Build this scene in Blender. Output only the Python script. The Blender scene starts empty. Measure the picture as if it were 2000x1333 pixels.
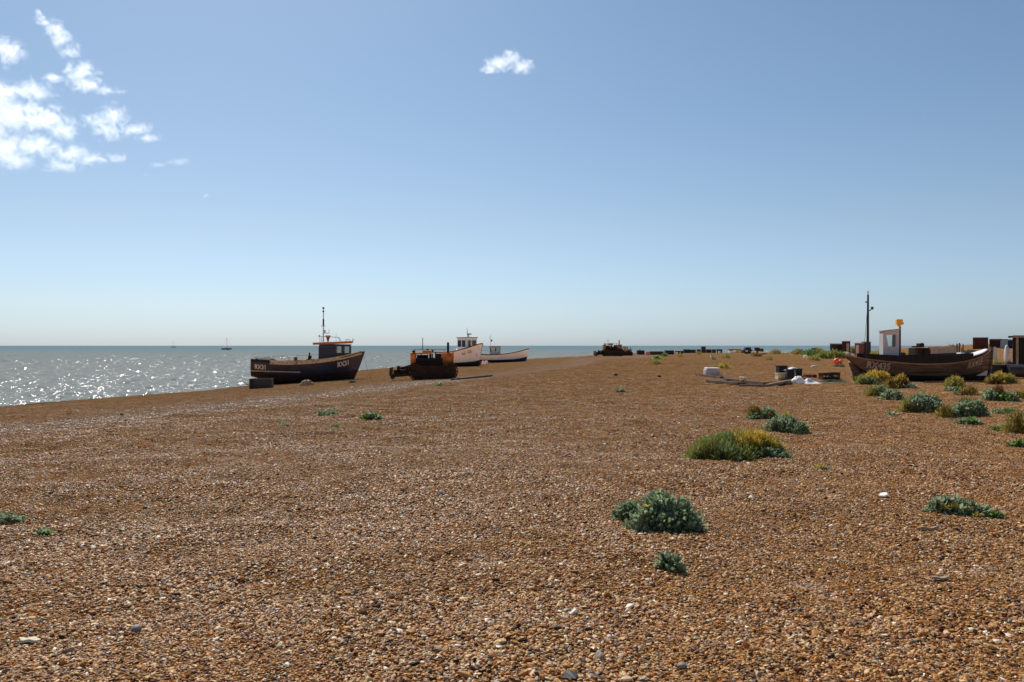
import bpy, bmesh, math, random
import numpy as np
from mathutils import Vector, Matrix

# ------------------------------------------------------------------ camera, sky, sun, exposure
sc = bpy.context.scene
COL = sc.collection
EYE = 1.6
F = 1614.0            # focal length in pixels of the 2000 px wide photograph
HY = 675.5            # horizon row
R = math.radians

cam_d = bpy.data.cameras.new("camera")
cam_d.sensor_width = 36.0
cam_d.lens = 36.0 * F / 2000.0
cam_d.shift_y = (HY - 666.5) / 2000.0
cam_d.clip_start = 0.05
cam_d.clip_end = 80000.0
cam = bpy.data.objects.new("camera", cam_d)
cam.location = (0, 0, EYE)
cam.rotation_euler = (R(90), 0, 0)
COL.objects.link(cam)
sc.camera = cam

SUN_AZ = R(-21.0)      # left of straight ahead
SUN_EL = R(47.0)
world = bpy.data.worlds.new("World")
sc.world = world
world.use_nodes = True
wn, wl = world.node_tree.nodes, world.node_tree.links
wn.clear()
sky = wn.new("ShaderNodeTexSky")
sky.sky_type = 'NISHITA'
sky.sun_disc = False
sky.sun_elevation = SUN_EL
sky.sun_rotation = SUN_AZ
sky.altitude = 0.0
sky.air_density = 1.0
sky.dust_density = 0.6
sky.ozone_density = 2.5
bgn = wn.new("ShaderNodeBackground")
bgn.inputs['Strength'].default_value = 0.092
wo = wn.new("ShaderNodeOutputWorld")
# milky sea air low in the sky: the pale band above the horizon is cool, not yellow
wtc = wn.new("ShaderNodeTexCoord"); wsp = wn.new("ShaderNodeSeparateXYZ")
wl.new(wtc.outputs['Generated'], wsp.inputs[0])
wrm = wn.new("ShaderNodeValToRGB")
wrm.color_ramp.elements[0].position = 0.0; wrm.color_ramp.elements[0].color = (.68, .905, 1.38, 1)
wrm.color_ramp.elements[1].position = 0.45; wrm.color_ramp.elements[1].color = (.79, .945, 1.0, 1)
for _p, _c in ((0.05, (.79, .93, 1.18, 1)), (0.14, (.86, .93, 1.0, 1)), (0.27, (.81, .93, .985, 1))):
    _e = wrm.color_ramp.elements.new(_p); _e.color = _c
wl.new(wsp.outputs['Z'], wrm.inputs[0])
wmx = wn.new("ShaderNodeMix"); wmx.data_type = 'RGBA'; wmx.blend_type = 'MULTIPLY'; wmx.inputs['Factor'].default_value = 1.0
wl.new(sky.outputs[0], wmx.inputs['A']); wl.new(wrm.outputs[0], wmx.inputs['B'])
whs = wn.new("ShaderNodeHueSaturation"); whs.inputs['Saturation'].default_value = 0.94
wl.new(wmx.outputs['Result'], whs.inputs['Color'])
wl.new(whs.outputs[0], bgn.inputs['Color'])
wl.new(bgn.outputs[0], wo.inputs['Surface'])

sun_d = bpy.data.lights.new("sun", 'SUN')
sun_d.energy = 5.0
sun_d.angle = R(0.53)
sun_d.color = (1.0, 0.95, 0.87)
sun = bpy.data.objects.new("sun", sun_d)
sdir = Vector((math.sin(SUN_AZ) * math.cos(SUN_EL), math.cos(SUN_AZ) * math.cos(SUN_EL), math.sin(SUN_EL)))
sun.rotation_euler = sdir.to_track_quat('Z', 'Y').to_euler()
sun.location = sdir * 100
COL.objects.link(sun)

sc.view_settings.view_transform = 'Standard'
sc.view_settings.look = 'None'
sc.view_settings.exposure = 0.0
sc.view_settings.gamma = 1.0
sc.cycles.use_denoising = True
sc.cycles.volume_bounces = 5
sc.cycles.max_bounces = 8
sc.cycles.volume_step_rate = 1.0
sc.cycles.sample_clamp_indirect = 6.0

rnd = random.Random(7)
nrg = np.random.default_rng(11)

# ------------------------------------------------------------------ terrain
def _hash(ix, iy, s):
    n = (ix.astype(np.int64) * 374761393 + iy.astype(np.int64) * 668265263 + s * 974634541) & 0xffffffff
    n = ((n ^ (n >> 13)) * 1274126177) & 0xffffffff
    n = n ^ (n >> 16)
    return (n & 0xffff) / 65535.0

def vnoise(x, y, s=0):
    ix, iy = np.floor(x), np.floor(y)
    fx, fy = x - ix, y - iy
    fx, fy = fx * fx * (3 - 2 * fx), fy * fy * (3 - 2 * fy)
    a, b = _hash(ix, iy, s), _hash(ix + 1, iy, s)
    c, d = _hash(ix, iy + 1, s), _hash(ix + 1, iy + 1, s)
    return (a + (b - a) * fx) * (1 - fy) + (c + (d - c) * fx) * fy - 0.5

def sstep(a, b, t):
    t = np.clip((t - a) / (b - a), 0, 1)
    return t * t * (3 - 2 * t)

SEA = -2.4
_SX = [-400, -130, -70, -58, -48, -41, -33, -25, -17.5, -15.0, -13.6, -11, -6, 0, 30, 4000]
_SZ = [-14, -7, -3.6, -2.9, -2.4, -1.8, -1.3, -0.92, -0.58, -0.50, -0.05, 0.03, 0.0, 0.0, 0.04, 0.04]

def gz(x, y):
    x = np.asarray(x, float); y = np.asarray(y, float)
    r = np.hypot(x, y)
    s = 0.956 * x - 0.292 * y
    s = s + 0.9 * vnoise(x / 9, y / 9, 3) * sstep(6, 25, r) + np.interp(y, [68, 78, 100, 120, 150], [0, 1, 8.5, 13, 16])
    z = np.interp(s, _SX, _SZ)
    # far end of the ness: the shore swings round to the right
    t = y - 186 - np.maximum(0, np.degrees(np.arctan2(x, np.maximum(y, 1e-3))) - 22.8) * 70.0
    z = z - sstep(0, 70, t) * 7.0
    # shingle ridge rising inland on the right
    az = np.degrees(np.arctan2(x, np.maximum(y, 1e-3)))
    rise = sstep(22.5, 31, az) * sstep(70, 170, r) * 2.05 + sstep(30, 60, az) * sstep(8, 80, r) * 0.5
    z = z + rise * np.where(y > 0, 1, 0.3)
    # an old storm bank across the middle distance
    z = z + 0.22 * sstep(62, 66, y - 0.05 * x) * sstep(2, 12, x) * (1 - sstep(72, 120, y))
    z = z + 0.24 * vnoise(x / 38, y / 38, 1) * sstep(40, 120, r)
    z = z + 0.13 * vnoise(x / 10, y / 10, 2) * sstep(10, 50, r)
    near = 1 - sstep(35, 70, r)
    z = z + near * (0.08 * vnoise(x / 2.4, y / 2.4, 4) + 0.070 * vnoise(x / 0.9, y / 0.9, 5)
                    + 0.042 * vnoise(x / 0.36, y / 0.36, 6))
    return z

_YS = np.geomspace(2.0, 900.0, 5000)
def at(px, py):
    """ground point met by the line of sight through pixel (px, py)"""
    k, m = (px - 1000) / F, (py - HY) / F
    h = EYE - m * _YS - gz(k * _YS, _YS)
    i = int(np.argmax(h < 0)) if (h < 0).any() else len(_YS) - 1
    a, b = _YS[max(i - 1, 0)], _YS[i]
    for _ in range(20):
        c = 0.5 * (a + b)
        if EYE - m * c - float(gz(k * c, c)) < 0: b = c
        else: a = c
    y = 0.5 * (a + b)
    return Vector((k * y, y, float(gz(k * y, y))))

def far(px, y):
    """ground point at depth y in direction px"""
    x = (px - 1000) / F * y
    return Vector((x, y, float(gz(x, y))))

# ------------------------------------------------------------------ object helpers
def tag(o, label=None, cat=None, group=None, kind=None):
    if label: o['label'] = label
    if cat: o['category'] = cat
    if group: o['group'] = group
    if kind: o['kind'] = kind
    return o

def empty(name, loc, rz=0.0, label=None, cat=None, group=None, rx=0.0, ry=0.0):
    o = bpy.data.objects.new(name, None)
    o.empty_display_size = 0.3
    o.location = loc
    o.rotation_euler = (rx, ry, rz)
    COL.objects.link(o)
    return tag(o, label, cat, group)

class MB:
    def __init__(self):
        self.v, self.f, self.m = [], [], []
    def add(self, vs, fs, m=0):
        b = len(self.v)
        self.v += [tuple(p) for p in vs]
        self.f += [tuple(i + b for i in q) for q in fs]
        self.m += [m] * len(fs)
        return self
    def box(self, c, s, rz=0.0, m=0, ry=0.0, rx=0.0, taper=1.0):
        M = Matrix.Rotation(rz, 4, 'Z') @ Matrix.Rotation(ry, 4, 'Y') @ Matrix.Rotation(rx, 4, 'X')
        vs = []
        for sz in (-.5, .5):
            k = taper if sz > 0 else 1.0
            for sx, sy in ((-.5, -.5), (.5, -.5), (.5, .5), (-.5, .5)):
                vs.append(Vector(c) + M @ Vector((sx * s[0] * k, sy * s[1] * k, sz * s[2])))
        return self.add(vs, [(3, 2, 1, 0), (4, 5, 6, 7), (0, 1, 5, 4), (1, 2, 6, 5), (2, 3, 7, 6), (3, 0, 4, 7)], m)
    def tube(self, p0, p1, r0, r1=None, n=10, m=0, cap=True):
        r1 = r0 if r1 is None else r1
        p0, p1 = Vector(p0), Vector(p1)
        d = (p1 - p0).normalized()
        a = d.orthogonal().normalized(); b = d.cross(a)
        vs = []
        for p, r in ((p0, r0), (p1, r1)):
            for i in range(n):
                t = 2 * math.pi * i / n
                vs.append(p + a * (r * math.cos(t)) + b * (r * math.sin(t)))
        fs = [(i, (i + 1) % n, n + (i + 1) % n, n + i) for i in range(n)]
        if cap: fs += [tuple(range(n - 1, -1, -1)), tuple(range(n, 2 * n))]
        return self.add(vs, fs, m)
    def path(self, pts, r, n=6, m=0):
        for a, b in zip(pts[:-1], pts[1:]): self.tube(a, b, r, r, n, m)
        return self
    def prism(self, poly, y0, y1, m=0):
        """poly of (x, z) extruded along y"""
        n = len(poly)
        vs = [(x, y0, z) for x, z in poly] + [(x, y1, z) for x, z in poly]
        fs = [tuple(range(n)), tuple(range(2 * n - 1, n - 1, -1))] + [((i + 1) % n, i, n + i, n + (i + 1) % n) for i in range(n)]
        return self.add(vs, fs, m)
    def ball(self, c, r, nu=14, nv=9, m=0, jit=0.0, seed=1):
        q = random.Random(seed)
        rx, ry, rz = (r, r, r) if not hasattr(r, '__len__') else r
        vs = [(c[0], c[1], c[2] - rz)]
        for j in range(1, nv):
            for i in range(nu):
                th, ph = math.pi * j / nv, 2 * math.pi * i / nu
                k = 1 + q.uniform(-jit, jit)
                vs.append((c[0] + rx * k * math.sin(th) * math.cos(ph), c[1] + ry * k * math.sin(th) * math.sin(ph), c[2] - rz * k * math.cos(th)))
        vs.append((c[0], c[1], c[2] + rz))
        fs = []
        for i in range(nu): fs.append((0, 1 + (i + 1) % nu, 1 + i))
        for j in range(nv - 2):
            for i in range(nu):
                a = 1 + j * nu + i; b = 1 + j * nu + (i + 1) % nu
                fs.append((a, b, b + nu, a + nu))
        t = len(vs) - 1; k = 1 + (nv - 2) * nu
        for i in range(nu): fs.append((k + i, k + (i + 1) % nu, t))
        return self.add(vs, fs, m)
    def pieces(self):
        """connected pieces, those that touch kept together"""
        par = list(range(len(self.v)))
        def find(a):
            while par[a] != a: par[a] = par[par[a]]; a = par[a]
            return a
        for q in self.f:
            for i in q[1:]: par[find(i)] = find(q[0])
        comp = {}
        for i in range(len(self.v)): comp.setdefault(find(i), []).append(i)
        cs = list(comp.values())
        bb = [([min(self.v[i][k] for i in c) - .012 for k in range(3)], [max(self.v[i][k] for i in c) + .012 for k in range(3)]) for c in cs]
        g = list(range(len(cs)))
        def fg(a):
            while g[a] != a: a = g[a]
            return a
        for a in range(len(cs)):
            for c in range(a + 1, len(cs)):
                if all(bb[a][0][k] <= bb[c][1][k] and bb[c][0][k] <= bb[a][1][k] for k in range(3)): g[fg(c)] = fg(a)
        out = {}
        for a in range(len(cs)): out.setdefault(fg(a), set()).update(cs[a])
        res = []
        for keep in out.values():
            m = MB(); idx = sorted(keep); mp = {o: n for n, o in enumerate(idx)}
            m.v = [self.v[i] for i in idx]
            for q, mm in zip(self.f, self.m):
                if q[0] in keep: m.f.append(tuple(mp[i] for i in q)); m.m.append(mm)
            res.append(m)
        return res
    SPLIT = {'stern_bulwark', 'mast_lamp', 'roof_rail', 'hawse_hole', 'hand_rail', 'launching_skid', 'support_block', 'deck_rail', 'canopy_post', 'hoop', 'filler_cap', 'washboard', 'track', 'wheel', 'bulwark', 'side_panel', 'blade_arm', 'stay', 'foot', 'rubbing_strake', 'top_strake', 'bow_rail', 'gunwale', 'engine_fitting', 'net_heap', 'panel', 'rim'}
    def build(self, name, mats, parent=None, smooth=False, bevel=0.0):
        if name in MB.SPLIT:
            ps = self.pieces()
            if 1 < len(ps) < 40: return [p._build(name, mats, parent, smooth, bevel) for p in ps][0]
        return self._build(name, mats, parent, smooth, bevel)
    def _build(self, name, mats, parent=None, smooth=False, bevel=0.0):
        me = bpy.data.meshes.new(name)
        me.from_pydata(self.v, [], self.f)
        for mt in (mats if isinstance(mats, (list, tuple)) else [mats]): me.materials.append(mt)
        if max(self.m, default=0): me.polygons.foreach_set('material_index', self.m)
        if smooth: me.polygons.foreach_set('use_smooth', [True] * len(me.polygons))
        me.update()
        o = bpy.data.objects.new(name, me)
        COL.objects.link(o)
        if parent: o.parent = parent
        if bevel:
            md = o.modifiers.new('bevel', 'BEVEL'); md.width = bevel; md.segments = 2; md.limit_method = 'ANGLE'
        return o

def copy_tree(o, parent=None):
    c = o.copy(); COL.objects.link(c); c.parent = parent
    for ch in list(o.children): copy_tree(ch, c)
    return c

# ------------------------------------------------------------------ materials
def new_mat(name):
    m = bpy.data.materials.new(name); m.use_nodes = True
    nt = m.node_tree
    return m, nt, nt.nodes, nt.links, nt.nodes['Principled BSDF']

def M(name, col, rough=0.6, metal=0.0, var=0.25, scale=3.0, dirt=None, dirt_amt=0.5, bump=0.0, stretch=None, planks=0.0):
    m, nt, n, l, p = new_mat(name)
    tc = n.new('ShaderNodeTexCoord'); mp = n.new('ShaderNodeMapping')
    l.new(tc.outputs['Object'], mp.inputs[0])
    if stretch: mp.inputs['Scale'].default_value = stretch
    nz = n.new('ShaderNodeTexNoise'); nz.inputs['Scale'].default_value = scale; nz.inputs['Detail'].default_value = 6; nz.inputs['Roughness'].default_value = 0.65
    l.new(mp.outputs[0], nz.inputs['Vector'])
    r = n.new('ShaderNodeValToRGB')
    r.color_ramp.elements[0].position = 0.3; r.color_ramp.elements[1].position = 0.7
    r.color_ramp.elements[0].color = (*[c * (1 - var) for c in col], 1)
    r.color_ramp.elements[1].color = (*[min(1, c * (1 + var)) for c in col], 1)
    l.new(nz.outputs['Fac'], r.inputs[0])
    out = r.outputs[0]
    if dirt:
        n2 = n.new('ShaderNodeTexNoise'); n2.inputs['Scale'].default_value = scale * 1.7; n2.inputs['Detail'].default_value = 8; n2.inputs['Roughness'].default_value = 0.7
        mp2 = n.new('ShaderNodeMapping'); mp2.inputs['Location'].default_value = (3.1, 7.7, 1.3)
        l.new(mp.outputs[0], mp2.inputs[0]); l.new(mp2.outputs[0], n2.inputs['Vector'])
        r2 = n.new('ShaderNodeValToRGB')
        c = 0.75 - 0.45 * dirt_amt
        r2.color_ramp.elements[0].position = max(0, c - 0.07); r2.color_ramp.elements[1].position = min(1, c + 0.07)
        l.new(n2.outputs['Fac'], r2.inputs[0])
        mx = n.new('ShaderNodeMix'); mx.data_type = 'RGBA'
        l.new(r2.outputs[0], mx.inputs['Factor']); l.new(out, mx.inputs['A']); mx.inputs['B'].default_value = (*dirt, 1)
        out = mx.outputs['Result']
    l.new(out, p.inputs['Base Color'])
    p.inputs['Specular IOR Level'].default_value = 0.5 if rough < .5 else 0.22
    p.inputs['Roughness'].default_value = rough; p.inputs['Metallic'].default_value = metal
    if planks:
        # seams between the hull planks
        sp = n.new('ShaderNodeSeparateXYZ'); l.new(tc.outputs['Object'], sp.inputs[0])
        fr = n.new('ShaderNodeMath'); fr.operation = 'PINGPONG'; fr.inputs[1].default_value = planks / 2
        l.new(sp.outputs['Z'], fr.inputs[0])
        sr_ = n.new('ShaderNodeMapRange'); sr_.inputs['From Max'].default_value = .016; l.new(fr.outputs[0], sr_.inputs['Value'])
        bb = n.new('ShaderNodeBump'); bb.inputs['Distance'].default_value = .02; l.new(sr_.outputs[0], bb.inputs['Height']); l.new(bb.outputs[0], p.inputs['Normal'])
    if bump:
        b = n.new('ShaderNodeBump'); b.inputs['Strength'].default_value = bump; b.inputs['Distance'].default_value = 0.02
        l.new(nz.outputs['Fac'], b.inputs['Height']); l.new(b.outputs[0], p.inputs['Normal'])
    return m

def glass_mat():
    m, nt, n, l, p = new_mat('window_glass')
    tr = n.new('ShaderNodeBsdfTransparent'); tr.inputs[0].default_value = (.80, .86, .85, 1)
    gl = n.new('ShaderNodeBsdfGlossy'); gl.inputs['Roughness'].default_value = 0.03
    fr = n.new('ShaderNodeFresnel'); fr.inputs['IOR'].default_value = 1.5
    mx = n.new('ShaderNodeMixShader')
    l.new(fr.outputs[0], mx.inputs[0]); l.new(tr.outputs[0], mx.inputs[1]); l.new(gl.outputs[0], mx.inputs[2])
    l.new(mx.outputs[0], n['Material Output'].inputs['Surface'])
    return m

PEBBLES = [(0.00, (.062, .025, .008)), (0.11, (.170, .064, .015)), (0.26, (.320, .124, .026)), (0.45, (.440, .194, .044)),
           (0.62, (.530, .272, .080)), (0.73, (.320, .175, .068)), (0.81, (.610, .395, .165)), (0.885, (.250, .195, .135)),
           (0.935, (.660, .510, .310)), (0.978, (.820, .730, .590))]

def pebble_ramp(n, interp='CONSTANT'):
    r = n.new('ShaderNodeValToRGB'); cr = r.color_ramp; cr.interpolation = interp
    cr.elements[0].position = PEBBLES[0][0]; cr.elements[0].color = (*PEBBLES[0][1], 1)
    cr.elements[1].position = PEBBLES[-1][0]; cr.elements[1].color = (*PEBBLES[-1][1], 1)
    for pos, c in PEBBLES[1:-1]:
        e = cr.elements.new(pos); e.color = (*c, 1)
    return r

def shingle_ground_mat():
    m, nt, n, l, p = new_mat('shingle_ground')
    geo = n.new('ShaderNodeNewGeometry')
    pos = geo.outputs['Position']
    def vor(scale):
        v = n.new('ShaderNodeTexVoronoi'); v.inputs['Scale'].default_value = scale
        l.new(pos, v.inputs['Vector']); return v
    def noise(scale, det=3, rough=.6):
        v = n.new('ShaderNodeTexNoise'); v.inputs['Scale'].default_value = scale; v.inputs['Detail'].default_value = det; v.inputs['Roughness'].default_value = rough
        l.new(pos, v.inputs['Vector']); return v
    def mixc(f, a, b, mode='MIX'):
        x = n.new('ShaderNodeMix'); x.data_type = 'RGBA'; x.blend_type = mode
        for s, val in ((x.inputs['Factor'], f), (x.inputs['A'], a), (x.inputs['B'], b)):
            if hasattr(val, 'links'): l.new(val, s)
            elif isinstance(val, (int, float)): s.default_value = val
            else: s.default_value = (*val, 1)
        return x.outputs['Result']
    def ramp(sock, a, b, ca=(0, 0, 0), cb=(1, 1, 1)):
        r = n.new('ShaderNodeValToRGB'); r.color_ramp.elements[0].position = a; r.color_ramp.elements[1].position = b
        r.color_ramp.elements[0].color = (*ca, 1); r.color_ramp.elements[1].color = (*cb, 1)
        l.new(sock, r.inputs[0]); return r.outputs[0]
    def cellcol(v):
        s = n.new('ShaderNodeSeparateColor'); l.new(v.outputs['Color'], s.inputs[0])
        r = pebble_ramp(n); l.new(s.outputs[0], r.inputs[0]); return r.outputs[0]
    v1, v2, v3 = vor(42), vor(15), vor(4.0)
    c = mixc(0.42, cellcol(v1), cellcol(v2))
    c = mixc(0.22, c, cellcol(v3))
    # broad natural variation of the stones: browner, greyer and paler drifts
    nA, nB, nC = noise(0.22, 4), noise(0.9, 4), noise(3.2, 3)
    c = mixc(ramp(nA.outputs['Fac'], .42, .68), c, mixc(1.0, c, (1.10, 1.06, 1.02), 'MULTIPLY'))
    c = mixc(ramp(nB.outputs['Fac'], .50, .72), c, mixc(1.0, c, (.72, .66, .62), 'MULTIPLY'))
    c = mixc(ramp(nC.outputs['Fac'], .52, .70), c, mixc(1.0, c, (.66, .62, .60), 'MULTIPLY'))
    # grey strip of larger cobbles at the foot of the berm, wet brown below
    sx = n.new('ShaderNodeVectorMath'); sx.operation = 'DOT_PRODUCT'; sx.inputs[1].default_value = (.956, -.292, 0)
    l.new(pos, sx.inputs[0])
    ad = n.new('ShaderNodeMath'); ad.operation = 'MULTIPLY_ADD'; ad.inputs[1].default_value = 5.0
    nD = noise(0.35, 3); l.new(nD.outputs['Fac'], ad.inputs[0]); l.new(sx.outputs['Value'], ad.inputs[2])
    band = n.new('ShaderNodeMapRange'); band.inputs['From Min'].default_value = -24; band.inputs['From Max'].default_value = -10
    l.new(ad.outputs[0], band.inputs['Value'])
    br = n.new('ShaderNodeValToRGB')
    e = br.color_ramp.elements; e[0].position = 0.05; e[0].color = (0, 0, 0, 1); e[1].position = 0.86; e[1].color = (0, 0, 0, 1)
    q = e.new(0.45); q.color = (1, 1, 1, 1); q = e.new(0.74); q.color = (1, 1, 1, 1)
    l.new(band.outputs[0], br.inputs[0])
    c = mixc(br.outputs[0], c, mixc(0.30, c, (.40, .30, .21)))
    c = mixc(1.0, c, (1.66, 1.64, 1.78), "MULTIPLY")      # brightens the whole bed evenly to match the loose stones
    sz = n.new('ShaderNodeSeparateXYZ'); l.new(pos, sz.inputs[0])
    wm = n.new('ShaderNodeMapRange'); wm.inputs['From Min'].default_value = -2.12; wm.inputs['From Max'].default_value = -1.95; wm.inputs['To Min'].default_value = 1; wm.inputs['To Max'].default_value = 0
    l.new(sz.outputs['Z'], wm.inputs['Value'])
    c = mixc(wm.outputs[0], c, mixc(1.0, c, (.42, .38, .36), 'MULTIPLY'))
    l.new(c, p.inputs['Base Color'])
    p.inputs['Roughness'].default_value = 0.6
    p.inputs['Diffuse Roughness'].default_value = 1.0
    p.inputs['Specular IOR Level'].default_value = 0.0
    # stone relief
    def bump(h, dist, strength, prev=None):
        b = n.new('ShaderNodeBump'); b.inputs['Distance'].default_value = dist; b.inputs['Strength'].default_value = strength; b.invert = True
        l.new(h, b.inputs['Height'])
        if prev: l.new(prev, b.inputs['Normal'])
        return b.outputs[0]
    b = bump(v2.outputs['Distance'], 0.05, 0.5)
    b = bump(v1.outputs['Distance'], 0.028, 0.9, b)
    l.new(b, p.inputs['Normal'])
    return m

def pebble_mat(name='flint_pebble', pale=0.0):
    m, nt, n, l, p = new_mat(name)
    oi = n.new('ShaderNodeObjectInfo')
    r = pebble_ramp(n); l.new(oi.outputs['Random'], r.inputs[0])
    tc = n.new('ShaderNodeTexCoord')
    nz = n.new('ShaderNodeTexNoise'); nz.inputs['Scale'].default_value = 1.6; nz.inputs['Detail'].default_value = 4
    l.new(tc.outputs['Object'], nz.inputs['Vector'])
    mr = n.new('ShaderNodeMapRange'); mr.inputs['From Min'].default_value = .3; mr.inputs['From Max'].default_value = .7
    mr.inputs['To Min'].default_value = .7; mr.inputs['To Max'].default_value = 1.25
    l.new(nz.outputs['Fac'], mr.inputs['Value'])
    mx = n.new('ShaderNodeMix'); mx.data_type = 'RGBA'; mx.blend_type = 'MULTIPLY'; mx.inputs['Factor'].default_value = 1
    l.new(r.outputs[0], mx.inputs['A']); l.new(mr.outputs[0], mx.inputs['B'])
    col = mx.outputs['Result']
    if pale:
        m2 = n.new('ShaderNodeMix'); m2.data_type = 'RGBA'; m2.inputs['Factor'].default_value = pale
        l.new(col, m2.inputs['A']); m2.inputs['B'].default_value = (.34, .285, .215, 1); col = m2.outputs['Result']
    l.new(col, p.inputs['Base Color'])
    p.inputs['Roughness'].default_value = 0.45
    p.inputs['Specular IOR Level'].default_value = 0.16
    return m

def sea_mat():
    m, nt, n, l, p = new_mat('sea_water')
    geo = n.new('ShaderNodeNewGeometry'); pos = geo.outputs['Position']
    def noise(scale, det, rough, stretch, rot):
        mp = n.new('ShaderNodeMapping'); mp.inputs['Scale'].default_value = stretch; mp.inputs['Rotation'].default_value = (0, 0, rot)
        l.new(pos, mp.inputs[0])
        v = n.new('ShaderNodeTexNoise'); v.inputs['Scale'].default_value = scale; v.inputs['Detail'].default_value = det; v.inputs['Roughness'].default_value = rough
        l.new(mp.outputs[0], v.inputs['Vector']); return v.outputs['Fac']
    h1 = noise(0.11, 2, .5, (1, 1.8, 1), R(18))
    h2 = noise(0.60, 2, .5, (1, 1.5, 1), R(-12))
    h3 = noise(2.6, 3, .55, (1, 1.2, 1), R(30))
    def bump(h, dist, prev=None):
        b = n.new('ShaderNodeBump'); b.inputs['Distance'].default_value = dist; b.inputs['Strength'].default_value = 1.0
        l.new(h, b.inputs['Height'])
        if prev: l.new(prev, b.inputs['Normal'])
        return b.outputs[0]
    b = bump(h3, 0.10)
    l.new(b, p.inputs['Normal'])
    # silty green-grey inshore, teal far out, with missing sky reflection painted in
    ln = n.new('ShaderNodeVectorMath'); ln.operation = 'LENGTH'; l.new(pos, ln.inputs[0])
    mr = n.new('ShaderNodeMapRange'); mr.inputs['From Min'].default_value = 300; mr.inputs['From Max'].default_value = 1000
    l.new(ln.outputs['Value'], mr.inputs['Value'])
    r = n.new('ShaderNodeValToRGB'); r.color_ramp.elements[0].color = (.225, .240, .226, 1); r.color_ramp.elements[1].color = (.130, .200, .225, 1)
    l.new(mr.outputs[0], r.inputs[0])
    l.new(r.outputs[0], p.inputs['Base Color'])
    # steep little waves hide each other's backs: only part of the surface seen mirrors the sky; the base colour carries the rest
    p.inputs['Specular IOR Level'].default_value = 0.0
    p.inputs['Roughness'].default_value = 0.6
    gl = n.new('ShaderNodeBsdfGlossy'); gl.inputs['Roughness'].default_value = 0.10
    l.new(b, gl.inputs['Normal'])
    sp = n.new('ShaderNodeMapRange'); sp.inputs['From Min'].default_value = 150; sp.inputs['From Max'].default_value = 800
    sp.inputs['To Min'].default_value = .045; sp.inputs['To Max'].default_value = .07
    l.new(ln.outputs['Value'], sp.inputs['Value'])
    mx = n.new('ShaderNodeMixShader'); l.new(sp.outputs[0], mx.inputs[0]); l.new(p.outputs[0], mx.inputs[1]); l.new(gl.outputs[0], mx.inputs[2])
    l.new(mx.outputs[0], n['Material Output'].inputs['Surface'])
    return m

def leaf_mat(name='leaf', trans=0.48, rough=0.55):
    m, nt, n, l, p = new_mat(name)
    a = n.new('ShaderNodeAttribute'); a.attribute_name = 'tint'
    l.new(a.outputs['Color'], p.inputs['Base Color'])
    p.inputs['Roughness'].default_value = rough
    t = n.new('ShaderNodeBsdfTranslucent'); l.new(a.outputs['Color'], t.inputs[0])
    mx = n.new('ShaderNodeMixShader'); mx.inputs[0].default_value = trans
    l.new(p.outputs[0], mx.inputs[1]); l.new(t.outputs[0], mx.inputs[2])
    l.new(mx.outputs[0], n['Material Output'].inputs['Surface'])
    return m

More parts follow.
